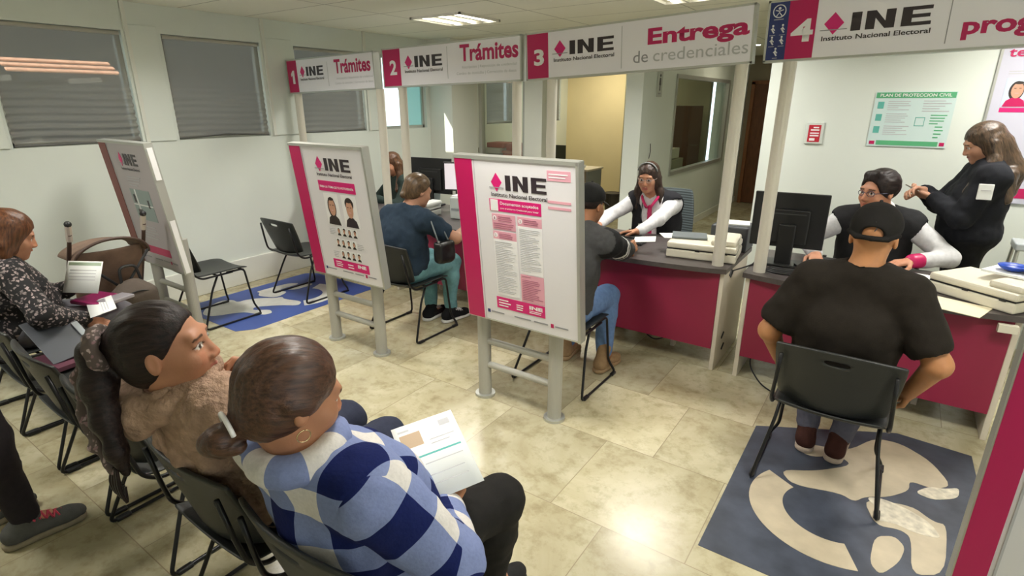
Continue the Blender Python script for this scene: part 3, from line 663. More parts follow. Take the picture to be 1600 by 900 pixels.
lines(t, .06, .25, .23, .34, 5, y, M_INKL, seed=55); lines(t, .12, .16, .22, .24, 4, y, M_GREEN, seed=56); lines(t, .16, .06, .22, .16, 4, y, M_GREEN, seed=57); rects('plan_drawing', MC['teal_print'], t, [(.03, .15, .09, .155), (.03, .21, .09, .215), (.03, .15, .034, .215), (.086, .15, .09, .215)], y)
t = thing('emergency_sign', 'small red and white emergency notice in a clear holder on the back wall', 'sign', (-.63, 5.298, 1.46))
MB().box((0, -.006, .07), (.13, .012, .17), bev=.004).build('holder', mat('holder', (.62, .66, .62), .2), t)
rects('notice', mat('red_print', (.50, .02, .04), .4), t, [(-.045, .0, .045, .135)], -.0122); rects('notice_text', M_WHITE, t, [(-.028, .09, .035, .10), (-.01, .11, .03, .12), (-.03, .045, .035, .055), (-.03, .065, .035, .075), (-.03, .01, .01, .03)], -.0136)
t = thing('staff_poster', 'tall framed poster with staff portraits at the right of the back wall', 'poster', (.86, 5.298, 1.12))
MB().box((0, -.006, .52), (.86, .012, 1.12), bev=.003).build('sheet', mat('poster_lilac', (.56, .56, .66), .35), t); y = -.0125
rects('grey_edge', M_ALU, t, [(-.43, -.03, -.415, 1.07)], y); rects('bottom_bar', M_PINK, t, [(-.40, .0, .42, .07)], y)
text_mesh('title', 'te atendemos', M_PINK, t, .62, .06, -.385, .945, y-.0024, bold=.02)
for r in range(2):
    for q in range(3 if r else 2):
        px = -.36+.25*q-(.04 if r else 0); pz = .62-.36*r; portrait(t, px, pz, .14, .19, y, r == 0, M_PINK, mat('pale_blue', (.55, .62, .76), .5)); rects('name_bar', M_HOT, t, [(px, pz-.035, px+.14, pz-.005)], y); lines(t, px+.0, pz+.21, px+.13, pz+.24, 2, y, M_INKL, seed=60+q)
t = thing('restroom_sign', 'small clear figure sign high on the corridor wall', 'sign', (-2.468, 6.58, 1.84), PI/2)
MB().box((0, -.003, .13), (.16, .006, .28)).build('plate', mat('clear_plate', (.60, .62, .58), .2), t)
b = MB(); b.sph((0, -.008, .225), .016, sc=(1, .3, 1)); b.poly([(-.018, .20), (.018, .20), (.03, .12), (.012, .12), (.012, .06), (-.012, .06), (-.012, .12), (-.03, .12)], -.0085, -.006); b.build('figure_symbol', M_INK, t); rects('sign_text', M_INKG, t, [(-.04, .02, .04, .035)], -.006)
tag(MB().tube([(-2.461, 6.42, 1.31), (-2.461, 6.44, 1.22), (-2.461, 6.40, 1.14)], .004, seg=6).build('wall_cable', M_INK), 'short black cable stub hanging on the corridor wall end', 'cable')
# ------------------------------------------------------------------ sled-base stacking chairs
def make_chair():
    t = bpy.data.objects.new('stacking_chair', None); link(t); t.empty_display_size = .1
    # seat: dished shell with a rounded front edge
    def seat(u, v):
        x = u*.232*(1-.06*abs(v)**3); y = -.03+v*.235; z = .438-.014*(1-u*u)*(1-v*v*.5)
        if v > .6: z -= .10*(v-.6)**2
        if v < -.75: z += .5*(-.75-v)**2
        return (x, y, z+.010*u*u)
    MB().grid(seat, [-1+2*q/10 for q in range(11)], [-1+2*q/12 for q in range(13)]).build('seat', M_CHAIR, t, smooth=True, solid=.014, sub=1)
    # backrest with a hand slot
    us = [-1, -.93, -.8, -.6, -.42, -.20, 0, .20, .42, .6, .8, .93, 1]; vs = [0, .08, .2, .4, .6, .76, .80, .87, .91, .96, 1]
    def back(u, v):
        wv = .245*(1-.13*(1-v)**2.2); x = u*wv; y = -.235-.085*v+.055*(u*u)*1.0*(1-.25*v); z = .455+.325*v-.05*abs(u)**3*(1-v)*-.6-(.018*u*u*v)
        return (x, y, z)
    MB().grid(back, us, vs, skip=lambda i, j: 5 <= i <= 6 and j == 6).build('backrest', M_CHAIR, t, smooth=True, solid=.016, sub=2)
    for s in (-1, 1):
        fr = MB().tube([(s*.205, -.06, .42), (s*.215, -.13, .30), (s*.265, -.255, .010), (s*.265, .235, .010), (s*.225, .20, .10), (s*.212, .165, .425), (s*.20, .02, .424)], .0085, fil=.035).build('side_frame', M_ROD, t, smooth=True)
        for y in (-.20, .20): MB().box((s*.265, y, .010), (.024, .06, .019), bev=.005).build('foot_pad', M_BLACK, fr)
        MB().tube([(s*.222, .06, .424), (s*.232, -.20, .425), (s*.232, -.255, .47), (s*.225, -.275, .56), (s*.215, -.30, .72)], .0085, fil=.05).build('back_upright', M_ROD, t, smooth=True)
    b = MB(); b.tube([(-.21, -.06, .418), (.21, -.06, .418)], .0075); b.tube([(-.212, .16, .418), (.212, .16, .418)], .0075)
    b.build('cross_rod', M_ROD, t, smooth=True)
    return t
proto = make_chair(); first = True
def place_chair(x, y, rz, lab, group):
    global first
    o = proto if first else copy_tree(proto); first = False
    o.location = (x, y, 0); o.rotation_euler = (0, 0, rz); tag(o, lab, 'chair', group); return o
GW = 'black stacking chairs in the waiting row'; GC = 'black stacking chairs at the counters'
place_chair(-1.06, .87, 0, 'black chair under the woman in the blue checked jacket', GW)
place_chair(-1.61, .87, 0, 'black chair under the woman in the tan fleece jacket', GW)
place_chair(-2.32, .87, .02, 'empty black chair next to the woman in tan fleece', GW)
place_chair(-2.90, .87, 0, 'empty black chair second from the woman in tan fleece', GW)
place_chair(-3.47, .87, 0, 'black chair with a tilted grey clipboard on its seat', GW)
place_chair(-4.02, .87, 0, 'black chair under the woman in the floral blouse', GW)
place_chair(-4.57, .87, 0, 'black chair holding a soft black bag at the window end of the row', GW)
place_chair(-4.665, 2.24, 0, 'empty black chair on the blue decal just behind the map board', GC)
place_chair(-4.53, 3.09, 0, 'empty black chair pushed up to counter one', GC)
place_chair(-3.07, 3.02, 0, 'black chair under the woman in turquoise trousers', GC)
place_chair(-1.625, 2.98, 0, 'black chair under the man with striped sleeves at counter three', GC)
place_chair(-.065, 2.80, 0, 'black chair with hand slot under the man in black T-shirt', GC)

# ------------------------------------------------------------------ counters
def desk(lab, xl, xr, bulge=.10, yf=3.60, yb=4.32):
    t = thing('service_counter', lab, 'counter', ((xl+xr)/2, 3.95, 0)); hw = (xr-xl)/2; f = yf-3.95; k = yb-3.95
    pts = [(-hw, k), (-hw, f)]+[(-hw+2*hw*q/16, f-bulge*math.sin(PI*q/16)**.8) for q in range(1, 16)]+[(hw, f), (hw, k)]
    bm = MB(); bm.polyz(pts, .71, .742); top = bm.build('worktop', M_TOP, t)
    for s in (-1, 1): MB().box((s*(hw-.03), (f+k)/2+.0, .355), (.028, k-f-.06, .71), bev=.003).build('side_panel', M_BEIGE, t)
    for s in (-1, 1):
        for z in (.12, .20, .60, .66): pass
    MB().box((0, f+.035, .435), (2*hw-.09, .022, .55), bev=.002).build('front_panel', M_BURG, t)
    b = MB(); b.box((0, f+.30, .09), (2*hw*.55, .03, .05)); b.box((-hw*.5, f+.30, .033), (.03, .05, .066)); b.box((hw*.5, f+.30, .033), (.03, .05, .066)); b.build('cable_tray', M_BEIGE, t)
    b = MB()
    for (y, z) in ((f+.16, .66), (f+.20, .64), (f+.16, .20), (f+.2, .10)): b.tube([(hw-.0155, y, z), (hw-.0155, y+.05, z+.03)], .008, seg=6)
    b.build('side_slots', M_BLACK, t)
    return t
desk('burgundy fronted counter one beside the window wall', -5.28, -3.98)
desk('burgundy fronted counter two between counters one and three', -3.92, -2.44, yb=4.40)
desk('burgundy fronted counter three under the sign reading Entrega', -2.36, -.80)
desk('burgundy fronted counter four with the large monitor and beige scanner', -.70, .68, bulge=.07)
DZ = .742
def cable(name, pts, lab, r=.005, m=None): return tag(MB().tube(pts, r, seg=7, fil=.06).build(name, m or M_BLACK, smooth=True), lab, 'cable')
cable('hanging_cable', [(-1.45, 3.93, .10), (-1.42, 3.92, .03), (-1.33, 3.88, .012), (-1.25, 3.90, .05), (-1.20, 3.93, .12)], 'black cable looping under counter three')
cable('hanging_cable', [(-.76, 3.57, .748), (-.75, 3.60, .75), (-.70, 3.76, .748), (-.66, 3.95, .75), (-.60, 4.02, .75)], 'black cable across the gap between counters three and four')
cable('floor_cable', [(-.62, 3.80, .50), (-.60, 3.72, .06), (-.50, 3.60, .008), (-.38, 3.50, .008), (-.2, 3.62, .008)], 'thin dark cable on the floor beneath counter four')
b = MB(); r = random.Random(3)
for k in range(4): b.tube([(-.60+.01*k, 3.70+.012*k, .750+.006*k), (-.50, 3.68+.015*k, .750+.007*k), (-.40, 3.70+.02*k, .750+.005*k), (-.36, 3.80, .75), (-.45, 3.90, .75+.006*k)], .006, seg=7, fil=.05)
tag(b.build('cable_bundle', M_BLACK, smooth=True), 'bundle of black cables at the foot of the sign post on counter four', 'cable')

def monitor(lab, x, y, rz, w_=.50, h=.31, zb=.86, screen=None, lean=.0):
    t = thing('monitor', lab, 'monitor', (x, y, DZ+.001), rz)   # screen faces local +y, back faces local -y
    MB().box((0, 0, zb-DZ+h/2), (w_, .022, h), bev=.006).build('screen_shell', M_BLACK, t)
    MB().box((0, -.022, zb-DZ+h*.40), (w_*.55, .03, h*.62), bev=.008).build('back_housing', M_BLACK, t)
    MB().box((0, .0118, zb-DZ+h/2), (w_-.03, .002, h-.03)).build('screen', screen or mat('dark_screen', (.01, .012, .015), .15), t)
    MB().box((0, -.05, (zb-DZ+h*.45)/2), (.10, .035, zb-DZ+h*.45-.0), bev=.008).build('stand_neck', M_BLACK, t)
    b = MB(); b.box((0, -.02, .008), (.24, .18, .016), bev=.005); b.build('stand_base', M_BLACK, t)
    rects('vent_slots', mat('slot_grey', (.05, .05, .05), .5), t, [(-.10, zb-DZ+h*.62, .10, zb-DZ+h*.64), (-.05, zb-DZ+h*.30, .05, zb-DZ+h*.38)], -.0372)
    return t
M_LIT = mat('lit_screen', (.6, .55, .58), .3, emit=(.85, .78, .82), estr=.45)
monitor('black monitor seen from behind on counter four', -.535, 3.97, .12, .44, .36, .855)
monitor('black monitor with a lit white page on counter two', -3.50, 4.22, PI+.45, .40, .28, .94, M_LIT)
monitor('large black monitor seen from behind on counter two', -3.98, 4.28, .15, .50, .36, .87)
# desktop tower printers, scanners
def flatbed(lab, x, y, rz, w_=.46, d=.36, m=None, pap=False):
    t = thing('flatbed_scanner', lab, 'scanner', (x, y, DZ+.001), rz)
    MB().box((0, 0, .030), (w_, d, .058), bev=.010).build('base', m or M_IVORY, t)
    MB().box((0, 0, .0625), (w_-.01, d-.01, .006)).build('seam', M_BLACK, t)
    l = MB().box((0, 0, .087), (w_, d, .042), bev=.012).build('lid', m or M_IVORY, t)
    MB().box((.14, 0, .125), (w_*.36, d*.85, .04), bev=.016).build('feeder', m or M_IVORY, t)
    b = MB(); b.box((-.02, -d/2-.002, .063), (.03, .006, .012)); b.box((.16, -d/2-.002, .063), (.03, .006, .012)); b.build('latch', M_BLACK, t)
    return t
flatbed('ivory flatbed scanner with grey papers on counter three', -1.035, 3.90, .12)
for k, (dx, dy, rz, lab, m, th) in enumerate([(-.10, .02, .3, 'grey folder lying on the scanner of counter three', mat('dark_folder', (.14, .16, .17), .5), .012), (-.19, .0, .6, 'white sheet under the grey folder on the scanner', M_PAPER, .003)]):
    s = MB(); s.box((0, 0, th/2), (.24 if k == 0 else .21, .18 if k == 0 else .15, th), bev=.001); o = s.build('folder' if k == 0 else 'paper_sheet', m)
    o.location = (-1.035+dx-.02, 3.90+dy, DZ+.1095+(.0035 if k == 0 else 0)); o.rotation_euler = (0, 0, rz); tag(o, lab, 'folder' if k == 0 else 'paper')
t = flatbed('ivory scanner at the right end of counter four, papers and blue dish on it', .53, 3.86, -.62, .44, .34)
def slab(name, lab, cat, c, size, rz, m, bev=.0008, group=None):
    o = MB().box((0, 0, size[2]/2), size, bev=bev).build(name, m); o.location = c; o.rotation_euler = (0, 0, rz); return tag(o, lab, cat, group)
o = slab('paper_stack', 'fanned stack of white papers under the blue dish', 'paper', (.655, 3.885, DZ+.149), (.30, .22, .012), -.5, M_PAPER)
t = thing('shallow_dish', 'shallow blue plastic dish with two wells on the papers of counter four', 'dish', (.655, 3.87, DZ+.162), -.5)
b = MB(); M_BLUE = mat('blue_plastic', (.01, .06, .42), .35)
for s in (-1, 1):
    b.grid(lambda u, v, s=s: (s*.055+.068*v*math.cos(u), .068*v*math.sin(u), .004+.026*v**4), [2*PI*q/24 for q in range(25)], [.02+.98*q/6 for q in range(7)])
bm_ = b; bm_.build('bowl', M_BLUE, t, smooth=True, solid=.004)
slab('cream_folder', 'cream folder lying over the front edge of counter four', 'folder', (.36, 3.60, DZ+.0005), (.30, .22, .004), -.32, mat('cream_card', (.78, .72, .52), .6))
slab('paper_sheet', 'white printed sheets beside the scanner on counter four', 'paper', (.23, 4.06, DZ+.0005), (.21, .27, .003), -.15, M_PAPER)
slab('paper_sheet', 'white sheets left of the keyboard on counter four', 'paper', (-.36, 3.82, DZ+.0005), (.20, .14, .003), .5, M_PAPER)
slab('blue_clip', 'small dark blue box beside the printed sheets on counter four', 'box', (.335, 4.02, DZ+.0005), (.03, .06, .025), -.15, M_NAVY)
def keyboard(lab, x, y, rz, m=None):
    t = thing('keyboard', lab, 'keyboard', (x, y, DZ+.0005), rz)
    MB().box((0, 0, .009), (.40, .14, .018), bev=.004).build('base', m or M_BLACK, t)
    b = MB()
    for i in range(15):
        for j in range(5): b.box((-.18+.0258*i, -.048+.024*j, .0205), (.021, .019, .006))
    b.build('keys', mat('key_caps', (.03, .03, .032), .45), t); return t
keyboard('black keyboard under the hands of the man in glasses', -.18, 4.16, PI)
keyboard('black keyboard in front of the woman in glasses', -1.70, 3.93, PI+.05)
keyboard('grey white keyboard in front of the woman in turquoise trousers', -2.78, 3.85, PI, M_IVORY)
t = thing('card_terminal', 'dark grey keypad terminal by the right hand of the man in glasses', 'keypad', (.055, 4.10, DZ+.0005), .3)
MB().box((0, 0, .02), (.09, .17, .036), rot=(-.10, 0, 0), bev=.008).build('case', mat('terminal_grey', (.10, .12, .13), .4), t)
b = MB()
for i in range(3):
    for j in range(4): b.box((-.024+.024*i, -.06+.022*j, .040+.002*j), (.017, .014, .006))
b.build('keys', M_GREY, t)
t = thing('label_printer', 'black box printer topped with white paper behind counter three', 'printer', (-.93, 4.32, DZ+.0005))
MB().box((0, -.10, .09), (.26, .24, .18), bev=.01).build('body', mat('printer_dark', (.045, .05, .058), .45), t); MB().box((0, -.221, .04), (.18, .004, .03)).build('slot', M_BLACK, t)
slab('paper_stack', 'white papers piled on the black box printer', 'paper', (-.92, 4.22, DZ+.1815), (.20, .16, .012), .2, M_PAPER)
slab('connector_box', 'small ivory socket box clipped under the right end of counter four', 'socket', (.60, 3.555, .66), (.08, .03, .042), .1, M_IVORY)
slab('card', 'white card beside the tray in front of the woman in glasses', 'card', (-1.99, 3.86, DZ+.0005), (.12, .09, .002), .1, M_PAPER)
# counters one and two
flatbed('light grey scanner on counter two beside the sign post', -3.72, 3.80, .1, .34, .28, mat('pale_plastic', (.60, .62, .58), .45))
t = thing('laser_printer', 'pale grey printer with a white tray top on counter two', 'printer', (-3.22, 4.02, DZ+.0005), .15)
MB().box((0, 0, .10), (.34, .30, .20), bev=.012).build('body', mat('printer_pale', (.50, .55, .54), .4), t); MB().box((0, 0, .206), (.32, .26, .012), bev=.004).build('lid', M_PAPER, t); MB().box((0, -.152, .09), (.30, .006, .02)).build('tray_gap', M_GREY, t)
slab('mouse', 'small pink computer mouse on counter two', 'mouse', (-3.02, 3.78, DZ+.0005), (.055, .10, .03), .4, mat('mouse_pink', (.55, .25, .30), .4), .012)
slab('paper_sheet', 'white form under the arm of the woman in turquoise trousers', 'paper', (-2.72, 3.70, DZ+.0005), (.24, .16, .002), .1, M_PAPER)
t = thing('black_cabinet', 'tall black cabinet standing behind counter two', 'cabinet', (-3.92, 5.2, 0))
MB().box((0, 0, .53), (.75, .35, 1.06), bev=.006).build('body', M_BLACK, t); MB().box((0, 0, 1.072), (.79, .39, .022), bev=.003).build('top', M_BLACK, t); rects('door_gap', M_GREY, t, [(-.002, .06, .002, 1.02)], -.1755); MB().box((.05, -.185, .6), (.01, .012, .12)).build('handle', M_ALU, t)
b = MB(); b.box((0, 0, .02), (.20, .14, .035), bev=.006); o = b.build('small_device', M_BLACK); o.location = (-3.80, 5.2, 1.084); tag(o, 'small dark device lying on the tall black cabinet', 'device')
# far rooms
t = thing('office_copier', 'grey copier far away behind the glass partition', 'copier', (-5.08, 6.95, 0))
MB().box((0, 0, .52), (.38, .44, 1.04), bev=.01).build('body', mat('copier_grey', (.36, .35, .31), .5), t); MB().box((0, 0, 1.09), (.40, .44, .08), bev=.01).build('lid', mat('copier_lid', (.50, .47, .42), .5), t); rects('tray_gap', M_BLACK, t, [(-.16, .5, .16, .515), (-.16, .7, .16, .715)], -.221)
M_RED = mat('brick_red', (.36, .085, .055), .6)
t = thing('red_cabinet', 'brick red cabinet beside the far grey copier', 'cabinet', (-4.66, 6.98, 0)); MB().box((0, 0, .53), (.40, .40, 1.06), bev=.006).build('body', M_RED, t); MB().box((0, 0, 1.08), (.42, .42, .03), bev=.004).build('top', mat('red_top', (.48, .2, .14), .5), t); MB().box((0, -.205, .8), (.10, .015, .012)).build('handle', M_ALU, t)
slab('archive_box', 'flat brick red box on the far grey copier', 'box', (-5.02, 6.95, 1.132), (.30, .30, .07), .05, M_RED, .006); slab('archive_box', 'flat brick red box on the far red cabinet', 'box', (-4.72, 6.98, 1.096), (.24, .28, .10), 0, M_RED, .006)
t = thing('far_desk', 'beige desk by the yellow wall in the far room', 'desk', (-4.55, 8.3, 0))
MB().box((0, 0, .735), (.95, .55, .03), bev=.004).build('top', M_BEIGE, t)
for s in (-1, 1): MB().box((s*.44, 0, .36), (.03, .5, .72)).build('side_panel', M_GREY, t)
MB().box((.2, .1, .35), (.4, .3, .68)).build('drawer_unit', mat('drawer_tan', (.40, .36, .28), .5), t)
t = thing('far_monitor', 'small dark green monitor on the far beige desk', 'monitor', (-4.82, 8.3, .7505)); MB().box((0, 0, .22), (.34, .02, .24), bev=.004).build('shell', mat('monitor_olive', (.03, .035, .02), .5), t); MB().box((0, .02, .06), (.06, .03, .12)).build('neck', M_BLACK, t); MB().box((0, 0, .006), (.18, .14, .012)).build('base', M_BLACK, t)
slab('paper_stack', 'white papers on the far beige desk', 'paper', (-4.35, 8.2, .7505), (.20, .22, .04), .2, M_PAPER); 
t = thing('wastebasket', 'small dark bin on the floor under the far yellow wall', 'bin', (-3.96, 8.75, 0)); MB().cyl((0, 0, .15), .12, .30, r2=.15, seg=20).build('bucket', mat('bin_dark', (.05, .045, .04), .5), t); MB().tube([(.15*math.cos(a*PI/12), .15*math.sin(a*PI/12), .30) for a in range(25)], .006, seg=6).build('rim', M_BLACK, t)
t = thing('brown_cupboard', 'dark brown cupboard behind the corridor window', 'cupboard', (-2.95, 8.95, 0)); MB().box((.06, 0, .86), (.34, .6, 1.72), bev=.004).build('body', mat('cupboard_brown', (.085, .04, .018), .5), t); MB().box((-.115, 0, .9), (.006, .02, .2)).build('handle', M_ALU, t)
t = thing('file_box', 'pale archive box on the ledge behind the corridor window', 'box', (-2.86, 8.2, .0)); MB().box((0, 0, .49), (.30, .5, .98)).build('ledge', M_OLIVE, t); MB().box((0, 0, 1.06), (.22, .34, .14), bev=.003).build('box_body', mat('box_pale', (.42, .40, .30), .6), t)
# folding step stool behind counter four
t = thing('step_stool', 'pale grey folding step stool beside the back wall', 'step stool', (.93, 4.95, 0))
MB().box((0, 0, .855), (.40, .22, .05), bev=.01).build('top_step', mat('stool_grey', (.48, .52, .54), .4), t); MB().box((0, -.10, .50), (.38, .2, .03), bev=.006).build('lower_step', mat('stool_tan', (.50, .44, .34), .5), t)
for s in (-1, 1):
    MB().tube([(s*.19, -.22, .012), (s*.18, -.09, .84)], .012).build('leg', M_ALU, t); MB().tube([(s*.19, .24, .012), (s*.18, .09, .84)], .012).build('leg', M_ALU, t)
# office chairs of the staff
def office_chair(lab, x, y, rz, m):
    t = thing('office_chair', lab, 'chair', (x, y, 0), rz, 'office chairs of the staff')
    MB().grid(lambda u, v: (u*.24, v*.23, .46-.02*v**4+.012*u*u), [-1+q/5 for q in range(11)], [-1+q/5 for q in range(11)]).build('seat', M_BLACK, t, smooth=True, solid=.05, sub=1)
    bk = MB().grid(lambda u, v: (u*.235*(1-.18*v**3), -.25-.07*v+.05*u*u, .56+.46*v), [-1+q/5 for q in range(11)], [q/12 for q in range(13)]).build('backrest', m, t, smooth=True, solid=.02, sub=1)
    MB().tube([(0, -.05, .42), (0, -.30, .44), (0, -.32, .70)], .022, fil=.06).build('back_support', M_BLACK, t); MB().cyl((0, 0, .26), .028, .36, seg=16).build('gas_column', M_ALU, t)
    for k in range(5):
        a = 2*PI*k/5; l = MB().tube([(0, 0, .11), (.26*math.cos(a), .26*math.sin(a), .075)], [.026, .018]).build('base_arm', M_BLACK, t); MB().cyl((.27*math.cos(a), .27*math.sin(a), .028), .028, .03, axis=(-math.sin(a), math.cos(a), 0), seg=14).build('caster', M_BLACK, l)
    for s in (-1, 1): MB().tube([(s*.20, 0, .43), (s*.29, 0, .45), (s*.29, 0, .64), (s*.29, .0, .66)], .014, fil=.03).build('armrest_post', M_BLACK, t)
    return t
mm_ = bpy.data.materials.new('mesh_back'); mm_.use_nodes = True; nt = mm_.node_tree; bb = nt.nodes['Principled BSDF']; bb.inputs['Roughness'].default_value = .7
wv = nd(nt, 'ShaderNodeTexWave', bands_direction='Z'); wv.inputs['Scale'].default_value = 14; tc = nd(nt, 'ShaderNodeTexCoord'); lk(nt, tc.outputs['Object'], wv.inputs[0]); cr = nd(nt, 'ShaderNodeValToRGB'); cr.color_ramp.elements[0].color = (.02, .028, .03, 1); cr.color_ramp.elements[1].color = (.11, .14, .15, 1); lk(nt, wv.outputs['Color'], cr.inputs[0]); lk(nt, cr.outputs[0], bb.inputs['Base Color'])
office_chair('grey mesh backed office chair of the woman in glasses', -1.66, 4.78, PI+.15, mm_)
office_chair('black office chair of the man in glasses', -.06, 4.72, PI, mat('office_black', (.02, .02, .022), .6))
office_chair('grey office chair of the long haired woman at counter one', -4.62, 4.64, PI-.3, mat('office_grey', (.20, .23, .23), .6))

# ------------------------------------------------------------------ stroller
t = thing('stroller', 'brown folded-back baby stroller parked beside the map board', 'stroller', (-4.47, 1.42, 0), PI/2)
M_ST = mat('stroller_cloth', (.20, .13, .095), .85, noise=.2, nscale=9, bump=.2, bscale=60); M_STF = mat('stroller_frame', (.07, .04, .03), .45)
for s in (-1, 1):
    fr = MB().tube([(s*.24, .36, .09), (s*.23, .05, .50), (s*.22, -.16, .84), (s*.215, -.24, .98)], .013, fil=.1).build('side_frame', M_STF, t, smooth=True)
    MB().tube([(s*.215, -.215, .935), (s*.215, -.255, 1.04)], .019).build('handle_grip', mat('grip_silver', (.62, .56, .50), .35, .3), fr); MB().sph((s*.215, -.258, 1.047), .021).build('grip_cap', M_BLACK, fr)
    MB().tube([(s*.23, -.30, .09), (s*.225, .1, .46)], .012).build('rear_strut', M_STF, t)
    for y in (.37, -.31):
        wl = MB().tube([(s*.24, y+.068*math.cos(a*PI/12), .085+.068*math.sin(a*PI/12)) for a in range(25)], .017, seg=8, cap=False).build('wheel', M_BLACK, t, smooth=True); MB().cyl((s*.24, y, .085), .05, .02, axis='X').build('hub', M_GREY, wl)
# sling back, canopy hoop and basket
MB().grid(lambda u, v: (u*.205, -.17+.22*(1-v)-.06*(1-u*u), .36+.48*v), [-1+q/6 for q in range(13)], [q/10 for q in range(11)]).build('seat_back', M_ST, t, smooth=True, solid=.02, sub=1)
MB().grid(lambda u, v: (u*.205, .05+.32*v, .40-.03*(1-u*u)-.06*v), [-1+q/4 for q in range(9)], [q/6 for q in range(7)]).build('seat', M_ST, t, smooth=True, solid=.02, sub=1)
MB().grid(lambda a, v: (.215*math.cos(a), -.20+.30*v-.05*math.sin(a), .78+(.125-.035*v)*math.sin(a)), [PI*q/16 for q in range(17)], [q/8 for q in range(9)]).build('canopy', M_ST, t, smooth=True, solid=.012, sub=1)
MB().tube([(.22*math.cos(PI*q/20), -.215-.05*math.sin(PI*q/20), .78+.135*math.sin(PI*q/20)) for q in range(21)], .010).build('canopy_hoop', M_STF, t, smooth=True)
b = MB(); b.tube([(-.20, -.255, .80), (0, -.272, .56)], .009); b.tube([(.20, -.255, .80), (0, -.272, .56)], .009); b.sph((0, -.275, .56), .016); b.build('back_brace', M_BLACK, t)
MB().grid(lambda u, v: (u*.20, -.30+.50*v, .24-.06*math.sin(PI*v)+.04*u*u), [-1+q/4 for q in range(9)], [q/8 for q in range(9)]).build('basket', M_ST, t, smooth=True, solid=.015, sub=1)
# bag hanging at the stroller back
s_ = SDF(); s_.ell((0, 0, .14), (.13, .075, .13), k=.03); s_.box((0, .0, .10), (.10, .05, .07), rad=.03, k=.04)
V, F = s_.mesh(.012); t = thing('backpack', 'dark brown bag hung on the back of the stroller', 'bag', (-4.165, 1.46, .36), PI/2); mesh_from(V, F, 'bag_body', mat('bag_brown', (.085, .065, .05), .8, bump=.2), t, disp=lambda P: .006*vnoise(P*18, 2))
MB().tube([(-.10+.20*q/10, -.072-.01*math.sin(PI*q/10), .17+.03*math.sin(PI*q/10)) for q in range(11)], .005, seg=6).build('zip_line', M_BLACK, t); MB().box((.02, -.083, .145), (.04, .003, .008)).build('brand_tag', M_IVORY, t); MB().tube([(-.06, 0, .25), (-.05, .02, .36), (.05, .02, .36), (.06, 0, .25)], .010, fil=.04).build('carry_strap', M_BLACK, t)
s_ = SDF(); s_.ell((0, 0, .16), (.19, .13, .17), k=.03); s_.ell((.1, 0, .2), (.12, .1, .11), k=.05); s_.half((0, 0, 0), (0, 0, -1)); V, F = s_.mesh(.014)
t = thing('dark_bag', 'black soft bag on the chair at the window end of the row', 'bag', (-4.57, .98, .455)); mesh_from(V, F, 'bag_body', mat('bag_black', (.02, .022, .02), .7), t, disp=lambda P: .012*vnoise(P*12, 5)); MB().tube([(-.08, 0, .30), (-.05, 0, .38), (.05, 0, .38), (.08, 0, .30)], .01, fil=.04).build('handle', M_BLACK, t)
# things on the empty chair
t = thing('clipboard', 'dark grey clipboard tilted on the chair beside the floral blouse', 'clipboard', (-3.57, .86, .452), .15)
MB().box((0, 0, .120), (.31, .22, .006), rot=(.10, .60, 0), bev=.002).build('board', mat('clip_grey', (.060, .066, .078), .5), t); MB().box((.010, .092, .131), (.10, .03, .012), rot=(.10, .60, 0)).build('clip', M_GREY, t); MB().box((.06, 0, .012), (.26, .24, .022)).build('folder_below', mat('folder_plum', (.10, .03, .05), .5), t)
slab('paper_packet', 'crumpled white paper packet on the chair with the clipboard', 'packet', (-3.33, .93, .452), (.14, .10, .025), .4, M_PAPER, .008)
# ------------------------------------------------------------------ people: bodies, hair and clothes as smooth surfaces
def attr_mat(name, rough=.55, noise=0.0, nscale=30, bump=0.0, bscale=120, sss=0.0, spec=.4):
    if name in MC: return MC[name]
    m = bpy.data.materials.new(name); m.use_nodes = True; nt = m.node_tree; b = nt.nodes['Principled BSDF']; b.inputs['Roughness'].default_value = rough; b.inputs['Specular IOR Level'].default_value = spec
    a = nd(nt, 'ShaderNodeAttribute', attribute_name='col'); src = a.outputs['Color']; tc = nd(nt, 'ShaderNodeTexCoord')
    if noise:
        n = nd(nt, 'ShaderNodeTexNoise'); n.inputs['Scale'].default_value = nscale; n.inputs['Detail'].default_value = 4; lk(nt, tc.outputs['Object'], n.inputs['Vector'])
        r = nd(nt, 'ShaderNodeMapRange'); r.inputs[1].default_value = .3; r.inputs[2].default_value = .7; r.inputs[3].default_value = 1-noise; r.inputs[4].default_value = 1+noise; lk(nt, n.outputs['Fac'], r.inputs[0])
        v = nd(nt, 'ShaderNodeVectorMath', operation='SCALE'); lk(nt, src, v.inputs[0]); lk(nt, r.outputs[0], v.inputs['Scale']); src = v.outputs[0]
    lk(nt, src, b.inputs['Base Color'])
    if sss: b.inputs['Subsurface Weight'].default_value = sss; b.inputs['Subsurface Radius'].default_value = (.01, .004, .002)
    if bump:
        n = nd(nt, 'ShaderNodeTexNoise'); n.inputs['Scale'].default_value = bscale; n.inputs['Detail'].default_value = 4; lk(nt, tc.outputs['Object'], n.inputs['Vector'])
        p = nd(nt, 'ShaderNodeBump'); p.inputs['Strength'].default_value = bump; p.inputs['Distance'].default_value = .006; lk(nt, n.outputs['Fac'], p.inputs['Height']); lk(nt, p.outputs[0], b.inputs['Normal'])
    MC[name] = m; return m
M_SKIN = attr_mat('skin', .52, .06, 25, .06, 160, .08)
M_CLOTH = attr_mat('woven_cloth', .85, .10, 40, .18, 220, spec=.2)
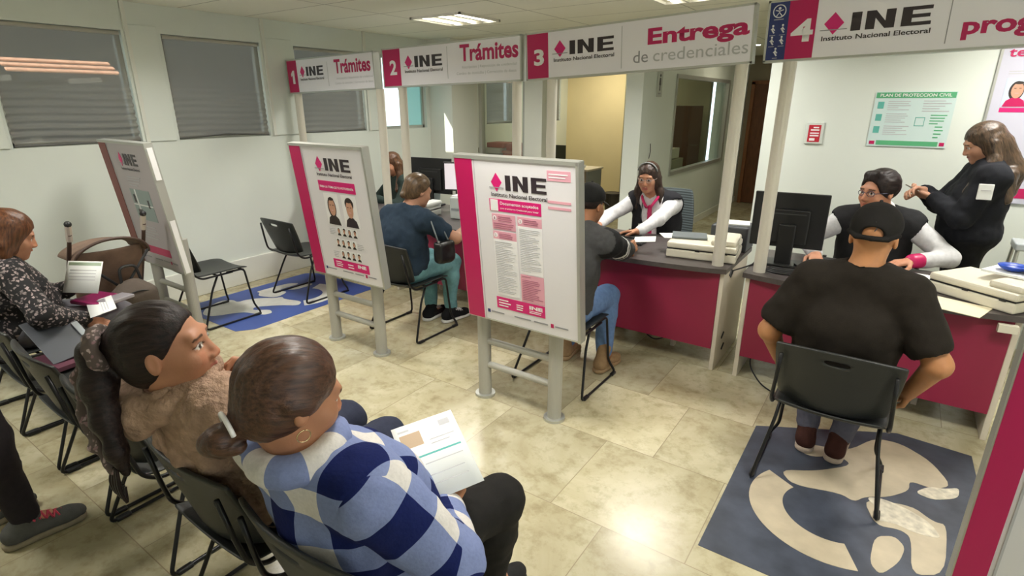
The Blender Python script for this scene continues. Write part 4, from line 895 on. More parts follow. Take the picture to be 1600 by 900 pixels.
def hair_mat(name, c0, c1, sc):
    m = bpy.data.materials.new(name); m.use_nodes = True; nt = m.node_tree; b = nt.nodes['Principled BSDF']; b.inputs['Roughness'].default_value = .36
    a = nd(nt, 'ShaderNodeAttribute', attribute_name='pat'); mp = nd(nt, 'ShaderNodeMapping'); mp.inputs['Scale'].default_value = sc; lk(nt, a.outputs['Vector'], mp.inputs[0])
    n = nd(nt, 'ShaderNodeTexNoise'); n.inputs['Scale'].default_value = 1; n.inputs['Detail'].default_value = 5; n.inputs['Roughness'].default_value = .65; lk(nt, mp.outputs[0], n.inputs['Vector'])
    r = nd(nt, 'ShaderNodeValToRGB'); r.color_ramp.elements[0].position = .36; r.color_ramp.elements[0].color = (*c0, 1); r.color_ramp.elements[1].position = .66; r.color_ramp.elements[1].color = (*c1, 1); lk(nt, n.outputs['Fac'], r.inputs[0]); lk(nt, r.outputs[0], b.inputs['Base Color'])
    p = nd(nt, 'ShaderNodeBump'); p.inputs['Strength'].default_value = .55; p.inputs['Distance'].default_value = .004; lk(nt, n.outputs['Fac'], p.inputs['Height']); lk(nt, p.outputs[0], b.inputs['Normal'])
    return m
def plaid_mat():
    m = bpy.data.materials.new('buffalo_check_fleece'); m.use_nodes = True; nt = m.node_tree; b = nt.nodes['Principled BSDF']; b.inputs['Roughness'].default_value = .9; b.inputs['Specular IOR Level'].default_value = .15
    a = nd(nt, 'ShaderNodeAttribute', attribute_name='pat'); s = nd(nt, 'ShaderNodeSeparateXYZ'); lk(nt, a.outputs['Vector'], s.inputs[0])
    def stripe(o):
        f = nd(nt, 'ShaderNodeMath', operation='FRACT'); lk(nt, o, f.inputs[0]); g = nd(nt, 'ShaderNodeMath', operation='GREATER_THAN'); lk(nt, f.outputs[0], g.inputs[0]); g.inputs[1].default_value = .5; return g.outputs[0]
    ad = nd(nt, 'ShaderNodeMath', operation='ADD'); lk(nt, stripe(s.outputs[0]), ad.inputs[0]); lk(nt, stripe(s.outputs[1]), ad.inputs[1])
    h = nd(nt, 'ShaderNodeMath', operation='MULTIPLY'); lk(nt, ad.outputs[0], h.inputs[0]); h.inputs[1].default_value = .5
    r = nd(nt, 'ShaderNodeValToRGB'); r.color_ramp.interpolation = 'CONSTANT'; r.color_ramp.elements[0].color = (.66, .63, .60, 1); r.color_ramp.elements[0].position = 0
    r.color_ramp.elements[1].position = .3; r.color_ramp.elements[1].color = (.20, .245, .44, 1); e = r.color_ramp.elements.new(.8); e.color = (.008, .014, .085, 1); lk(nt, h.outputs[0], r.inputs[0]); 
    tc = nd(nt, 'ShaderNodeTexCoord'); n = nd(nt, 'ShaderNodeTexNoise'); n.inputs['Scale'].default_value = 120; n.inputs['Detail'].default_value = 3; lk(nt, tc.outputs['Object'], n.inputs['Vector'])
    mr = nd(nt, 'ShaderNodeMapRange'); mr.inputs[3].default_value = .85; mr.inputs[4].default_value = 1.15; lk(nt, n.outputs['Fac'], mr.inputs[0]); v = nd(nt, 'ShaderNodeVectorMath', operation='SCALE'); lk(nt, r.outputs[0], v.inputs[0]); lk(nt, mr.outputs[0], v.inputs['Scale']); lk(nt, v.outputs[0], b.inputs['Base Color'])
    p = nd(nt, 'ShaderNodeBump'); p.inputs['Strength'].default_value = .3; p.inputs['Distance'].default_value = .004; lk(nt, n.outputs['Fac'], p.inputs['Height']); lk(nt, p.outputs[0], b.inputs['Normal'])
    return m
def spot_mat(name, base, c1, c2, sc):
    m = bpy.data.materials.new(name); m.use_nodes = True; nt = m.node_tree; b = nt.nodes['Principled BSDF']; b.inputs['Roughness'].default_value = .85
    tc = nd(nt, 'ShaderNodeTexCoord'); n0 = nd(nt, 'ShaderNodeTexNoise'); n0.inputs['Scale'].default_value = 45; lk(nt, tc.outputs['Object'], n0.inputs['Vector'])
    ad = nd(nt, 'ShaderNodeVectorMath', operation='MULTIPLY_ADD'); lk(nt, n0.outputs['Color'], ad.inputs[0]); ad.inputs[1].default_value = (.03, .03, .03); lk(nt, tc.outputs['Object'], ad.inputs[2])
    v = nd(nt, 'ShaderNodeTexVoronoi'); v.inputs['Scale'].default_value = sc; lk(nt, ad.outputs[0], v.inputs['Vector'])
    r = nd(nt, 'ShaderNodeValToRGB'); r.color_ramp.elements[0].position = .30; r.color_ramp.elements[0].color = (1, 1, 1, 1); r.color_ramp.elements[1].position = .42; r.color_ramp.elements[1].color = (0, 0, 0, 1); lk(nt, v.outputs['Distance'], r.inputs[0])
    sx = nd(nt, 'ShaderNodeSeparateXYZ'); lk(nt, v.outputs['Color'], sx.inputs[0]); m1 = nd(nt, 'ShaderNodeMix', data_type='RGBA'); lk(nt, sx.outputs[0], m1.inputs['Factor']); m1.inputs['A'].default_value = (*c1, 1); m1.inputs['B'].default_value = (*c2, 1)
    m2 = nd(nt, 'ShaderNodeMix', data_type='RGBA'); lk(nt, r.outputs[0], m2.inputs['Factor']); m2.inputs['A'].default_value = (*base, 1); lk(nt, m1.outputs['Result'], m2.inputs['B']); lk(nt, m2.outputs['Result'], b.inputs['Base Color'])
    return m
def rotm(yaw=0, pitch=0, roll=0):
    """yaw ccw, pitch>0 looks down, roll>0 tilts to the right"""
    return np.array(Matrix.Rotation(math.radians(yaw), 3, 'Z') @ Matrix.Rotation(-math.radians(pitch), 3, 'X') @ Matrix.Rotation(math.radians(roll), 3, 'Y'))
A_ = lambda *v: np.array(v, float)
nrm = lambda v: v/np.linalg.norm(v)
def fcap(s, a, b, ra, rb, k):      # a limb with a flat cut end at b
    s.cap(a, b, ra, rb, k)
class Person:
    def __init__(p, name, lab, xy, rz, tone, hc, N, Ch, Pz=.545, yaw=0, pitch=0, roll=0, hs=1.0, sw=.175, fat=1.0, scale=1.0, fem=True, wr=None, hand=None, pole=None, knees=None, ankles=None, stand=False, vox=.011, fvox=.0055, arml=1.0, bust=0.0, syaw=0, lips=None, stubble=0.0):
        p.t = thing('person', lab, 'person', (xy[0], xy[1], 0), rz); p.hc = A_(*hc); p.N = A_(*N); p.C = A_(*Ch); p.P = A_(0, 0, Pz); p.R = rotm(yaw, pitch, roll); p.hs = hs; p.fat = fat; p.sc = scale; p.fem = fem; p.tone = A_(*tone); p.vox = vox; p.fvox = fvox; p.bust = bust; p.sw = sw
        sx = rotm(syaw)@A_(1, 0, 0); p.sx = sx
        sp = nrm(p.N-p.C); p.sz = sp; p.sy = nrm(np.cross(sp, sx)); p.TR = np.stack([nrm(np.cross(p.sy, sp)), p.sy, sp], 1)
        sp2 = nrm(p.C-p.P); y2 = nrm(np.cross(sp2, sx)); p.TR2 = np.stack([nrm(np.cross(y2, sp2)), y2, sp2], 1)
        p.S = {s: p.N-sp*.055*scale+sx*s*sw for s in (-1, 1)}
        la, lb = .285*scale*arml, .245*scale*arml; p.W = {}; p.E = {}; p.hand = hand or {}
        for s in (-1, 1):
            W = A_(*wr[s]) if wr else p.S[s]+A_(s*.05, .02, -.5); S_ = p.S[s]; d = W-S_; L = np.linalg.norm(d)
            if L > (la+lb)*.995: d = d/L*(la+lb)*.995; L = (la+lb)*.995; W = S_+d
            x = (la*la-lb*lb+L*L)/(2*L); h = math.sqrt(max(0, la*la-x*x)); pl = A_(*(pole[s] if pole else (s*.5, -.6, -.6))); u = d/L; pl = pl-u*(pl@u); p.E[s] = S_+u*x+nrm(pl)*h; p.W[s] = W
        p.hip = {s: p.P+A_(s*.085, .0, -.01) for s in (-1, 1)}
        kn = knees or {-1: (-.12, .43, .50), 1: (.12, .43, .50)}; an = ankles or {-1: (-.11, .40, .095), 1: (.11, .40, .095)}
        p.K = {s: A_(*kn[s]) for s in (-1, 1)}; p.A = {s: A_(*an[s]) for s in (-1, 1)}; p.lips = A_(*(lips or (p.tone*A_(.85, .55, .55)))); p.stubble = stubble
        s = SDF(); p.torso(s, -.004); p.head(s)
        for q in (-1, 1): p.arm(s, q, 0); p.leg(s, q, -.004); p.hands(s, q)
        for q in (-1, 1): s.cap(p.A[q], p.A[q]+A_(0, .13, -.055), .034, .026, .02)
        r = .17*hs; fine = [(p.hc-r, p.hc+r)]
        if hand is not None:
            for q in hand: m_ = p.W[q]+nrm(A_(*hand[q][0]))*.09; fine.append((m_-.11, m_+.11))
        V, F = s.mesh(vox, fine, fvox); p.body = mesh_from(V, F, 'body', M_SKIN, p.t, col=p.color(V))
    def h(p, v): return p.hc+p.R@(A_(*v)*p.hs)
    def torso(p, s, t, fr=1.0, chest_only=False):
        f = p.fat; k = .06
        s.ell(p.P+A_(0, .0, .015), (.172*f+t, .135*f+t, .115+t), k=k)
        m_ = p.P*.5+p.C*.5
        s.ell(m_+p.TR2[:, 1]*.01*f, (.150*f+t, .118*f+t, .165+t), p.TR2, k=k)
        s.ell(p.C, (.165*f+t, .118*f+t, .175+t), p.TR, k=k)
        if f > 1.1: s.ell(m_+p.TR2[:, 1]*.05*f, (.13*f+t, .10*f+t, .12+t), p.TR2, k=k)
        if p.bust:
            for q in (-1, 1): s.ell(p.C+p.TR@A_(q*.075, .085, .0), (.07+t, .058+t, .068+t), p.TR, k=.04)
        a = {q: p.S[q]-p.sx*q*.02 for q in (-1, 1)}
        s.cap(a[-1], a[1], .062*p.sc+t, None, .06)
        for q in (-1, 1): s.cap(p.N+p.sz*.012-p.sy*.01, p.S[q], .048+t, .052+t, .05)
    def arm(p, s, q, t, frac=1.0, f2=None):
        f = p.fat**.2*p.sc; S_, E_, W_ = p.S[q], p.E[q], p.W[q]
        s.cap(S_, E_, .056*f+t, .043*f+t, .03)
        if f2 is None: s.cap(E_, W_, .043*f+t, .029*f+t, .025)
        else: s.cap(E_, E_+(W_-E_)*f2, .043*f+t, (.043+(.029-.043)*f2)*f+t, .025)
    def leg(p, s, q, t, f2=1.0):
        f = p.fat**.6*p.sc
        s.cap(p.hip[q], p.K[q], .086*f+t, .060*f+t, .05); A = p.K[q]+(p.A[q]-p.K[q])*f2
        m_ = p.K[q]*.68+A*.32+A_(0, -.012, 0); s.cap(p.K[q], m_, .058*f+t, .056*f+t, .03); s.cap(m_, A, .056*f+t, .038*p.sc+t, .03)
    def head(p, s):
        H = p.h; e = p.hs; R = p.R
        def ell(c, r, k=.02, op='u'): s.ell(H(c), A_(*r)*e, R, k=k*e, op=op)
        def cap(a, b, r1, r2=None, k=.01, op='u'): s.cap(H(a), H(b), r1*e, None if r2 is None else r2*e, k=k*e, op=op)
        ell((0, -.018, .032), (.0745, .096, .086)); ell((0, .022, -.03), (.063, .070, .085), .03); ell((0, .034, -.078), (.047, .048, .038), .03); ell((0, .068, -.100), (.022, .018, .016), .025)
        for q in (-1, 1): ell((q*.037, .058, -.034), (.026, .026, .026), .025)
        cap((-.04, .076, .021), (.04, .076, .021), .012, k=.02)
        for q in (-1, 1): ell((q*.032, .094, -.001), (.020, .016, .012), .012, 's')
        for q in (-1, 1):
            ell((q*.031, .0715, -.002), (.0145, .0135, .0115), .003); cap((q*.018, .083, .006), (q*.046, .076, .005), .0045, k=.005); cap((q*.019, .083, -.010), (q*.044, .077, -.009), .004, k=.005)
        cap((0, .084, .008), (0, .102, -.034), .0085, .0118, k=.012)
        for q in (-1, 1): ell((q*.0125, .096, -.039), (.0095, .011, .008), .008)
        cap((-.021, .080, -.066), (0, .090, -.0635), .0055, .0075, k=.006); cap((.021, .080, -.066), (0, .090, -.0635), .0055, .0075, k=.006); cap((-.018, .080, -.075), (.018, .080, -.075), .0085, k=.007)
        cap((-.024, .092, -.0695), (.024, .092, -.0695), .003, k=.004, op='s')
        for q in (-1, 1): ell((q*.076, -.010, -.010), (.009, .0165, .029), .008); ell((q*.085, -.006, -.006), (.005, .009, .017), .004, 's')
        s.cap(p.N-p.sz*.03, H((0, -.028, -.055)), .060*p.fat**.4*p.sc, .054*e, .03)
    def hands(p, s, q):
        if q not in p.hand: s.cap(p.W[q], p.W[q]+nrm(p.W[q]-p.E[q])*.09, .028, .022, .02); return
        d, n, curl = p.hand[q][:3]; d = nrm(A_(*d)); n = A_(*n); n = nrm(n-d*(n@d)); x = np.cross(d, n)*q   # x: towards the thumb side for this hand
        if q == 1: x = np.cross(n, d)*1.0
        else: x = np.cross(d, n)*1.0
        w_ = p.W[q]; e = p.sc
        offs = (.030, .010, -.010, -.029); lens = (.92, 1.03, .97, .78)
        for i in range(4):
            kn = w_+d*(.088-.004*abs(i-1))*e+x*offs[i]*e; s.cap(w_+x*offs[i]*.55*e+d*.01, kn, .0145*e, .0115*e, .012)
            a = kn; ang = 0
            for L, r0, r1, b in ((.043, .0095, .0088, .75), (.027, .0088, .0080, 1.0), (.021, .0080, .0070, .6)):
                ang += curl*b; dd = d*math.cos(ang)+n*math.sin(ang); c = a+dd*L*lens[i]*e; s.cap(a, c, r0*e, r1*e, .0035); a = c
        s.cap(w_+d*.02*e, w_+d*.035*e+n*.008, .021*e, .018*e, .015)
        t0 = w_+d*.025*e+x*.026*e; t1 = t0+(d*.55+x*.70+n*.35)*.042*e; t2 = t1+(d*.85+x*.10+n*(.3+.4*curl))*.032*e; t3 = t2+(d*.9-x*.15+n*(.2+.5*curl))*.024*e
        s.cap(t0, t1, .014*e, .0115*e, .01); s.cap(t1, t2, .0110*e, .0098*e, .004); s.cap(t2, t3, .0098*e, .008*e, .004)
    def color(p, V):
        L = ((V-p.hc)@p.R)/p.hs; c = np.tile(p.tone, (len(V), 1)); x, y, z = L.T; ax = np.abs(x); near = (np.linalg.norm(L, axis=1) < .17)
        def put(m, col, a=1.0): c[m] = c[m]*(1-a)+A_(*col)*a
        put(near & (ax < .05) & (ax > .025) & (y > .05) & (z < -.015) & (z > -.05), p.tone*A_(1.05, .86, .82), .5)
        put(near & (y > .085) & (ax < .018) & (z < -.02) & (z > -.048), p.tone*A_(1.05, .85, .8), .5)
        put(near & (y > .070) & (ax < .0235) & (z < -.0585) & (z > -.0835), p.lips, .8)
        put(near & (y > .055) & (ax > .014) & (ax < .052) & (np.abs(z-(.0205+.06*(ax-.014)-2.4*(ax-.014)**2)) < .0036), (.02, .014, .010), .8)
        if p.stubble: put(near & (y > .0) & (z < -.05) & (z > -.125) & ~((ax < .022) & (z > -.082) & (z < -.058) & (y > .07)), p.tone*.35, p.stubble)
        for q in (-1, 1):
            e = np.sqrt(((x-q*.031)/.0150)**2+((z+.002)/.0075)**2); m = near & (e < 1) & (y > .070); put(m, (.62, .58, .54)); put(near & (np.hypot(x-q*.031, z+.002) < .0068) & (y > .070), (.02, .012, .008)); put(near & (e >= 1) & (e < 1.25) & (y > .068) & (z > -.002), (.03, .02, .015), .8)
        return c
    def cloth(p, name, s, m, col=None, vox=None, wr=.006, wf=14, seed=1, pat=None, label=None, half=None):
        V, F = s.mesh(vox or p.vox)
        o = mesh_from(V, F, name, m, p.t, col=None if col is None else (col(V) if callable(col) else np.tile(A_(*col), (len(V), 1))), pat=None if pat is None else pat(V), disp=lambda P: wr*(vnoise(P*A_(wf, wf, wf*.6), seed)+.5*vnoise(P*wf*2.3, seed+1)))
        if label: o['label'] = label
        return o
    def top(p, name, m, t=.014, sleeve='long', col=None, wr=.006, seed=1, pat=None, vox=None, neck=.064, f2=.93, wf=14, label=None, sl=0.0):
        s = SDF(); p.torso(s, t)
        for q in (-1, 1):
            if sleeve == 'long': p.arm(s, q, t, f2=f2)
            elif sleeve == 'short':
                E_ = p.S[q]+(p.E[q]-p.S[q])*(.78-sl); fr = p.fat**.5*p.sc; s.cap(p.S[q], E_, .062*fr+t, .058*fr+t, .03)
        if sleeve == 'short':
            for q in (-1, 1):
                d = nrm(p.E[q]-p.S[q]); E_ = p.S[q]+(p.E[q]-p.S[q])*(.86-sl); s.ell(E_+d*.06, (.10, .10, .062), p.axis(d), k=.008, op='s')
        s.cap(p.N+p.sz*.045, p.N+p.sz*.16+(p.hc-p.N)*.3, neck, neck+.03, .012, op='s')
        return p.cloth(name, s, m, col, vox, wr, wf, seed, pat, label)
    def axis(p, d):
        q = Vector(d).to_track_quat('Z', 'Y').to_matrix(); return np.array(q)
    def trousers(p, name, col, t=.012, f2=.93, m=None, wr=.006, seed=3):
        s = SDF(); f = p.fat; s.ell(p.P+A_(0, 0, .0), (.172*f+t*.8, .137*f+t*.8, .115+t*.6), k=.05)
        for q in (-1, 1): p.leg(s, q, t, f2)
        return p.cloth(name, s, m or M_CLOTH, col, None, wr, 16, seed)
    def shoe(p, q, yaw, upper, sole, laces=None, boot=False, m=None):
        A = p.A[q]; R = rotm(yaw); g = lambda v: A*A_(1, 1, 0)+R@A_(*v)
        s = SDF(); s.cap(g((0, -.05, .052)), g((0, .13, .045)), .043, .036, .03); s.cap(g((0, -.04, .06)), g((0, .0, .11 if not boot else .17)), .042, .047, .03); s.cap(g((.0, .12, .043)), g((.0, .165, .040)), .036, .030, .03); s.half((0, 0, .026), (0, 0, -1)); 
        o = p.cloth('shoe', s, m or M_CLOTH, upper, .008, .0015, 20, 5)
        s = SDF(); s.cap(g((0, -.055, .017)), g((0, .15, .017)), .046, .042, .02); s.half((0, 0, .030), (0, 0, 1)); s.half((0, 0, .002), (0, 0, -1)); V, F = s.mesh(.008); so = mesh_from(V, F, 'sole', M_CLOTH, o, col=np.tile(A_(*sole), (len(V), 1)))
        if laces:
            b = MB()
            for k in range(5):
                y = .015+.022*k; z = .112-.008*k; b.tube([g((-.030, y, z-.012)), g((0, y+.01, z+.004)), g((.030, y+.02, z-.014))], .004, seg=6); b.tube([g((.030, y, z-.012)), g((0, y+.01, z+.006)), g((-.030, y+.02, z-.014))], .004, seg=6)
            for sgn in (-1, 1): b.tube([g((0, .02, .118)), g((sgn*.03, .0, .130)), g((sgn*.048, .02, .105)), g((0, .02, .118))], .004, seg=6)
            b.build('laces', mat('lace_%d' % int(laces[0]*999), laces, .7), o)
        return o
    def hair(p, m, parts, style='back', vox=None, grow=0.0, fw=0.0):
        s = SDF(); H = p.h; e = p.hs; R = p.R
        def ell(c, r, k=.015, op='u'): s.ell(H(c), A_(*r)*e, R, k=k*e, op=op)
        def half(a, n): s.half(H(a), R@A_(*n), .006)
        ell((0, -.020, .036), (.081+grow, .103+grow, .091+grow))
        if style == 'back':
            ell((0, -.045, -.02), (.070+grow, .072+grow, .075), .03); half((0, .066+.8*fw, .074-.6*fw), (0, .80, -.60))
        elif style == 'short':
            half((0, .075, .060), (0, .93, -.36)); half((0, -.06, -.05), (0, .25, -1)); ell((0, .088, .005), (.058, .055, .062), .01, 's')
        elif style == 'bob':
            ell((0, -.03, -.035), (.090+grow, .088+grow, .105), .03); ell((0, .085, -.045), (.062, .075, .098), .012, 's'); half((0, 0, -.118), (0, .05, -1))
        elif style == 'long':
            ell((0, -.035, -.03), (.088+grow, .085+grow, .10), .03); ell((0, .088, -.045), (.058, .075, .098), .012, 's')
        for c in parts: s.cap(c[0], c[1], c[2], c[3], c[4] if len(c) > 4 else .03)
        V, F = s.mesh(vox or p.fvox*1.1)
        L = ((V-p.hc)@p.R)/p.hs
        o = mesh_from(V, F, 'hair', m, p.t, pat=L, disp=lambda P: .0025*vnoise(((P-p.hc)@p.R)*A_(90, 22, 40), 4)); return o
    def glasses(p, m=None):
        H = p.h; b = MB(); e = p.hs
        for q in (-1, 1):
            b.tube([H((q*.032+.021*math.cos(a*PI/9), .098-.010*abs(q*.032+.021*math.cos(a*PI/9))/.05, -.003+.016*math.sin(a*PI/9))) for a in range(19)], .0018, seg=6); b.tube([H((q*.052, .090, .001)), H((q*.078, .04, .002)), H((q*.080, -.02, .0)), H((q*.080, -.03, -.012))], .0018, seg=6)
        b.tube([H((-.012, .102, .001)), H((0, .106, .004)), H((.012, .102, .001))], .0018, seg=6); return b.build('glasses', m or M_BLACK, p.t, smooth=True)
    def cap(p, col, back=False):
        s = SDF(); H = p.h; e = p.hs; R = p.R
        s.ell(H((0, -.014, .045)), A_(.090, .112, .094)*e, R); s.half(H((0, 0, .030)), R@A_(0, .16, -1), .004)
        if back:
            s.ell(H((0, -.130, .022)), A_(.044, .05, .034)*e, R, k=.004, op='s'); z_ = .010
            for (a_, b_) in (((-.052, -.104, z_), (0, -.122, z_)), ((0, -.122, z_), (.052, -.104, z_)), ((-.052, -.104, z_), (-.082, -.06, z_+.012)), ((.052, -.104, z_), (.082, -.06, z_+.012))): s.cap(H(a_), H(b_), .0095*e, None, .004)
        V, F = s.mesh(p.fvox); o = mesh_from(V, F, 'cap', M_CLOTH, p.t, col=np.tile(A_(*col), (len(V), 1)), disp=lambda P: .0015*vnoise(P*30, 4))
        MB().grid(lambda u, v: H((u*.072*(1-.25*v*v), .085+.075*v-.035*u*u*(1-v)-.02*u*u, .040-.022*v-.014*u*u)), [-1+q/5 for q in range(11)], [q/5 for q in range(6)]).build('visor', mat('cap_cloth', (.012, .012, .012), .8), o, smooth=True, solid=.004)
        bb = MB(); bb.sph(H((0, -.014, .141)), .007); bb.build('cap_button', MC['cap_cloth'], o); return o
    def ring(p, name, m, t, r=.012, w_=.075):
        """collar around the neck base"""
        b = MB(); c = p.N+p.sz*.045; pts = [c+p.TR@A_(w_*math.sin(a*PI/14), w_*.85*math.cos(a*PI/14)+.01, .012-.030*math.cos(a*PI/14)) for a in range(2, 27)]; b.tube(pts, r); return b.build(name, m, p.t, smooth=True)
    def vest(p, name, col, t=.03, gap=.05, m=None, low=None, label=None):
        s = SDF(); p.torso(s, t); f = p.fat
        s.cap(p.N+p.sz*.03, p.N+p.sz*.2, .075, .12, .012, op='s')
        c = p.C+p.TR@A_(0, .22, -.02); s.box(c, (gap, .13, .32), p.TR, rad=.01, k=.01, op='s'); s.cap(p.N+p.TR@A_(0, .10, .03), p.C+p.TR@A_(0, .16, 0), .12, .05, .01, op='s')
        for q in (-1, 1): s.cap(p.S[q]+p.sx*q*.02, p.S[q]+(p.E[q]-p.S[q])*.8+p.sx*q*.05, .062*f**.5, .07, .01, op='s')
        return p.cloth(name, s, m or M_CLOTH, col, None, .005, 14, 8, label=label)
    def front_strip(p, name, m, t, hw, z0, z1, dx=0):
        s = SDF(); p.torso(s, t)
        for (v, n) in (((hw+dx, 0, 0), (1, 0, 0)), ((-hw+dx, 0, 0), (-1, 0, 0)), ((0, .045, 0), (0, -1, 0)), ((0, 0, z1), (0, 0, 1)), ((0, 0, z0), (0, 0, -1))): s.half(p.C+p.TR@A_(*v), p.TR@A_(*n), .002)
        V, F = s.mesh(.006); return mesh_from(V, F, name, m, p.t)
HB = hair_mat('hair_dark_brown', (.012, .006, .004), (.055, .024, .013), (150, 11, 120))
HB2 = hair_mat('hair_chestnut', (.030, .011, .006), (.105, .045, .024), (170, 9, 130))
HG = hair_mat('hair_black', (.007, .004, .004), (.026, .014, .012), (150, 11, 120)); HG.node_tree.nodes['Principled BSDF'].inputs['Roughness'].default_value = .46; HG.node_tree.nodes['Principled BSDF'].inputs['Specular IOR Level'].default_value = .3
HBR = hair_mat('hair_light_brown', (.055, .032, .016), (.17, .105, .055), (120, 20, 20))
HA = hair_mat('hair_auburn', (.055, .018, .007), (.19, .072, .026), (120, 110, 12))
HL = hair_mat('hair_long_brown', (.025, .016, .010), (.12, .075, .045), (120, 110, 10))
T1 = (.40, .185, .10); T2 = (.46, .22, .13); T3 = (.36, .16, .08); T4 = (.48, .25, .16)

# ---- woman in the checked jacket, nearest the camera
P1 = Person('person', 'seated woman in blue and white checked jacket, hair in a low bun, reading a sheet', (-1.06, .835), 0, T1, (.0, -.195, 1.128), (-.0, -.180, .962), (0, -.085, .77), yaw=-14, pitch=14, hs=1.09, sw=.185, fat=1.22, vox=.009, fvox=.0036,
    wr={-1: (-.115, .165, .675), 1: (.150, .135, .640)}, hand={-1: ((.7, .7, .1), (.1, .1, 1), .45), 1: ((-.35, .9, .15), (-.2, .1, 1), .45)}, pole={-1: (-.8, -.3, -.6), 1: (.9, -.25, -.35)}, knees={-1: (-.09, .40, .50), 1: (.155, .40, .50)}, bust=1)
M_CHK = plaid_mat(); PER = .185
def pat1(V):
    p = P1; out = np.zeros((len(V), 3)); T = (V-p.C)@p.TR2
    out[:, 0] = T[:, 0]/PER+.78; out[:, 1] = (V[:, 2]-.3*(V[:, 1]+.12))/PER+.12; return out
s_ = SDF(); P1.torso(s_, .030)
for q in (-1, 1): s_.cap(P1.S[q], P1.S[q]+(P1.E[q]-P1.S[q])*.12, .084, .075, .03)
s_.cap(P1.N+P1.sz*.045, P1.N+P1.sz*.16+(P1.hc-P1.N)*.3, .07, .10, .012, op='s')
jk = P1.cloth('checked_jacket', s_, M_CHK, None, .0075, .008, 11, 1, pat1)
for q in (-1, 1):      # sleeves set in at the shoulder
    s_ = SDF(); a, b_, c_ = P1.S[q], P1.E[q], P1.W[q]; f_ = P1.fat**.5; s_.cap(a+P1.sx*q*.012, b_, .056*f_+.036, .043*f_+.030, .03); s_.cap(b_, b_+(c_-b_)*.93, .043*f_+.030, .031*f_+.026, .03)
    u1 = nrm(b_-a); u2 = nrm(c_-b_); L1 = np.linalg.norm(b_-a); e1 = nrm(np.cross(u1, A_(.2, .1, 1))); rq = Vector(u1).rotation_difference(Vector(u2)); e2_ = np.array(rq @ Vector(e1))
    def pat_s(V, a=a, b_=b_, u1=u1, u2=u2, L1=L1, e1=e1, e2_=e2_):
        h1 = (V-a)@u1; d1 = np.linalg.norm(V-a-np.clip(h1, -.05, L1)[:, None]*u1, axis=1); h2 = (V-b_)@u2; d2 = np.linalg.norm(V-b_-np.clip(h2, 0, 9)[:, None]*u2, axis=1)
        m = np.clip((d1-d2)/.02+.5, 0, 1); o = np.zeros((len(V), 3)); o[:, 0] = (h1*(1-m)+(L1+h2)*m)/PER+.30; o[:, 1] = (((V-a)@e1)*(1-m)+((V-b_)@e2_)*m)/PER+.27; return o
    P1.cloth('sleeve', s_, M_CHK, None, .007, .007, 12, 4+q, pat_s).parent = P1.t
s_ = SDF(); c_ = P1.N+P1.sz*.085
for k in range(13):      # turned-down collar
    a0 = PI*(.15+1.7*k/13); a1 = PI*(.15+1.7*(k+1)/13); g = lambda a: c_+P1.TR@A_(.092*math.sin(a), .086*math.cos(a)-.002, -.045-.022*math.cos(a)); s_.cap(g(a0), g(a1), .033, None, .02)
V, F = s_.mesh(.007); mesh_from(V, F, 'collar', M_CHK, P1.t, pat=np.stack([(np.arctan2(V[:, 0]-c_[0], -(V[:, 1]-c_[1])))*.105/.185+.28, np.zeros(len(V))+.20, V[:, 2]*0], 1))
P1.trousers('trousers', (.014, .013, .012), seed=4)
for q in (-1, 1): P1.shoe(q, -5*q, (.02, .02, .02), (.05, .05, .05))
bn = P1.h((-.016, -.132, -.088)); P1.hair(HB2, [(P1.h((0, -.09, -.04)), bn, .034, .022, .010), (bn, bn+P1.R@A_(-.012, -.008, -.010), .036, .032, .006), (bn+P1.R@A_(0, .01, -.02), P1.h((.0, -.10, -.10)), .024, .020, .008)]+[(P1.h((q*.071, -.03, .012)), P1.h((q*.071, .004, .004)), .022, .018, .02) for q in (-1, 1)], 'back', vox=.0045, fw=.032, grow=.003)
MB().tube([P1.h((-.008+.036*math.sin(a*PI/12), -.119-.014*math.cos(a*PI/12), -.062+.030*math.cos(a*PI/12))) for a in range(-6, 7)], .0055, seg=8).build('hair_tie', M_WHITE, P1.t, smooth=True)
MB().tube([P1.h((.086+.002*math.cos(a*PI/10), -.004+.014*math.sin(a*PI/10), -.054+.014*math.cos(a*PI/10))) for a in range(21)], .0016, seg=6).build('hoop_earring', mat('gold', (.75, .6, .35), .25, 1.0), P1.t, smooth=True)
# the sheet she reads
t = thing('printed_sheet', 'white printed form with teal line held by the woman in checked jacket', 'paper', (-1.0, 1.04, .755))
e1 = Vector((.09, .16, .02)).normalized(); e2 = -(Vector((.19, -.12, -.10)).normalized()); e2 = (e2-e1*e2.dot(e1)).normalized(); t.rotation_euler = Matrix((e1, e1.cross(e2)*-1, e2)).transposed().to_euler()
MB().grid(lambda u, v: (u*.10, 0, v*.135), [-1+q/4 for q in range(9)], [-1, 1]).build('sheet', M_PAPER, t, smooth=True, solid=.0006)
rects('photo_box', mat('print_tan', (.52, .38, .25), .6), t, [(-.085, .05, -.02, .10)], -.0004, .0004); rects('teal_line', mat('print_teal', (.10, .45, .42), .6), t, [(-.07, .008, .085, .014)], -.0004, .0004); rects('text_lines', M_INKL, t, [(0, .055, .08, .058), (0, .04, .06, .043), (-.04, -.02, .08, -.017), (-.04, -.06, .07, -.057), (-.04, -.09, .07, -.087)], -.0004, .0004); rects('title_mark', M_INKL, t, [(-.085, .11, -.05, .117)], -.0004, .0004); rects('emblem_mark', M_INKL, t, [(.045, .092, .08, .113)], -.0004, .0004)
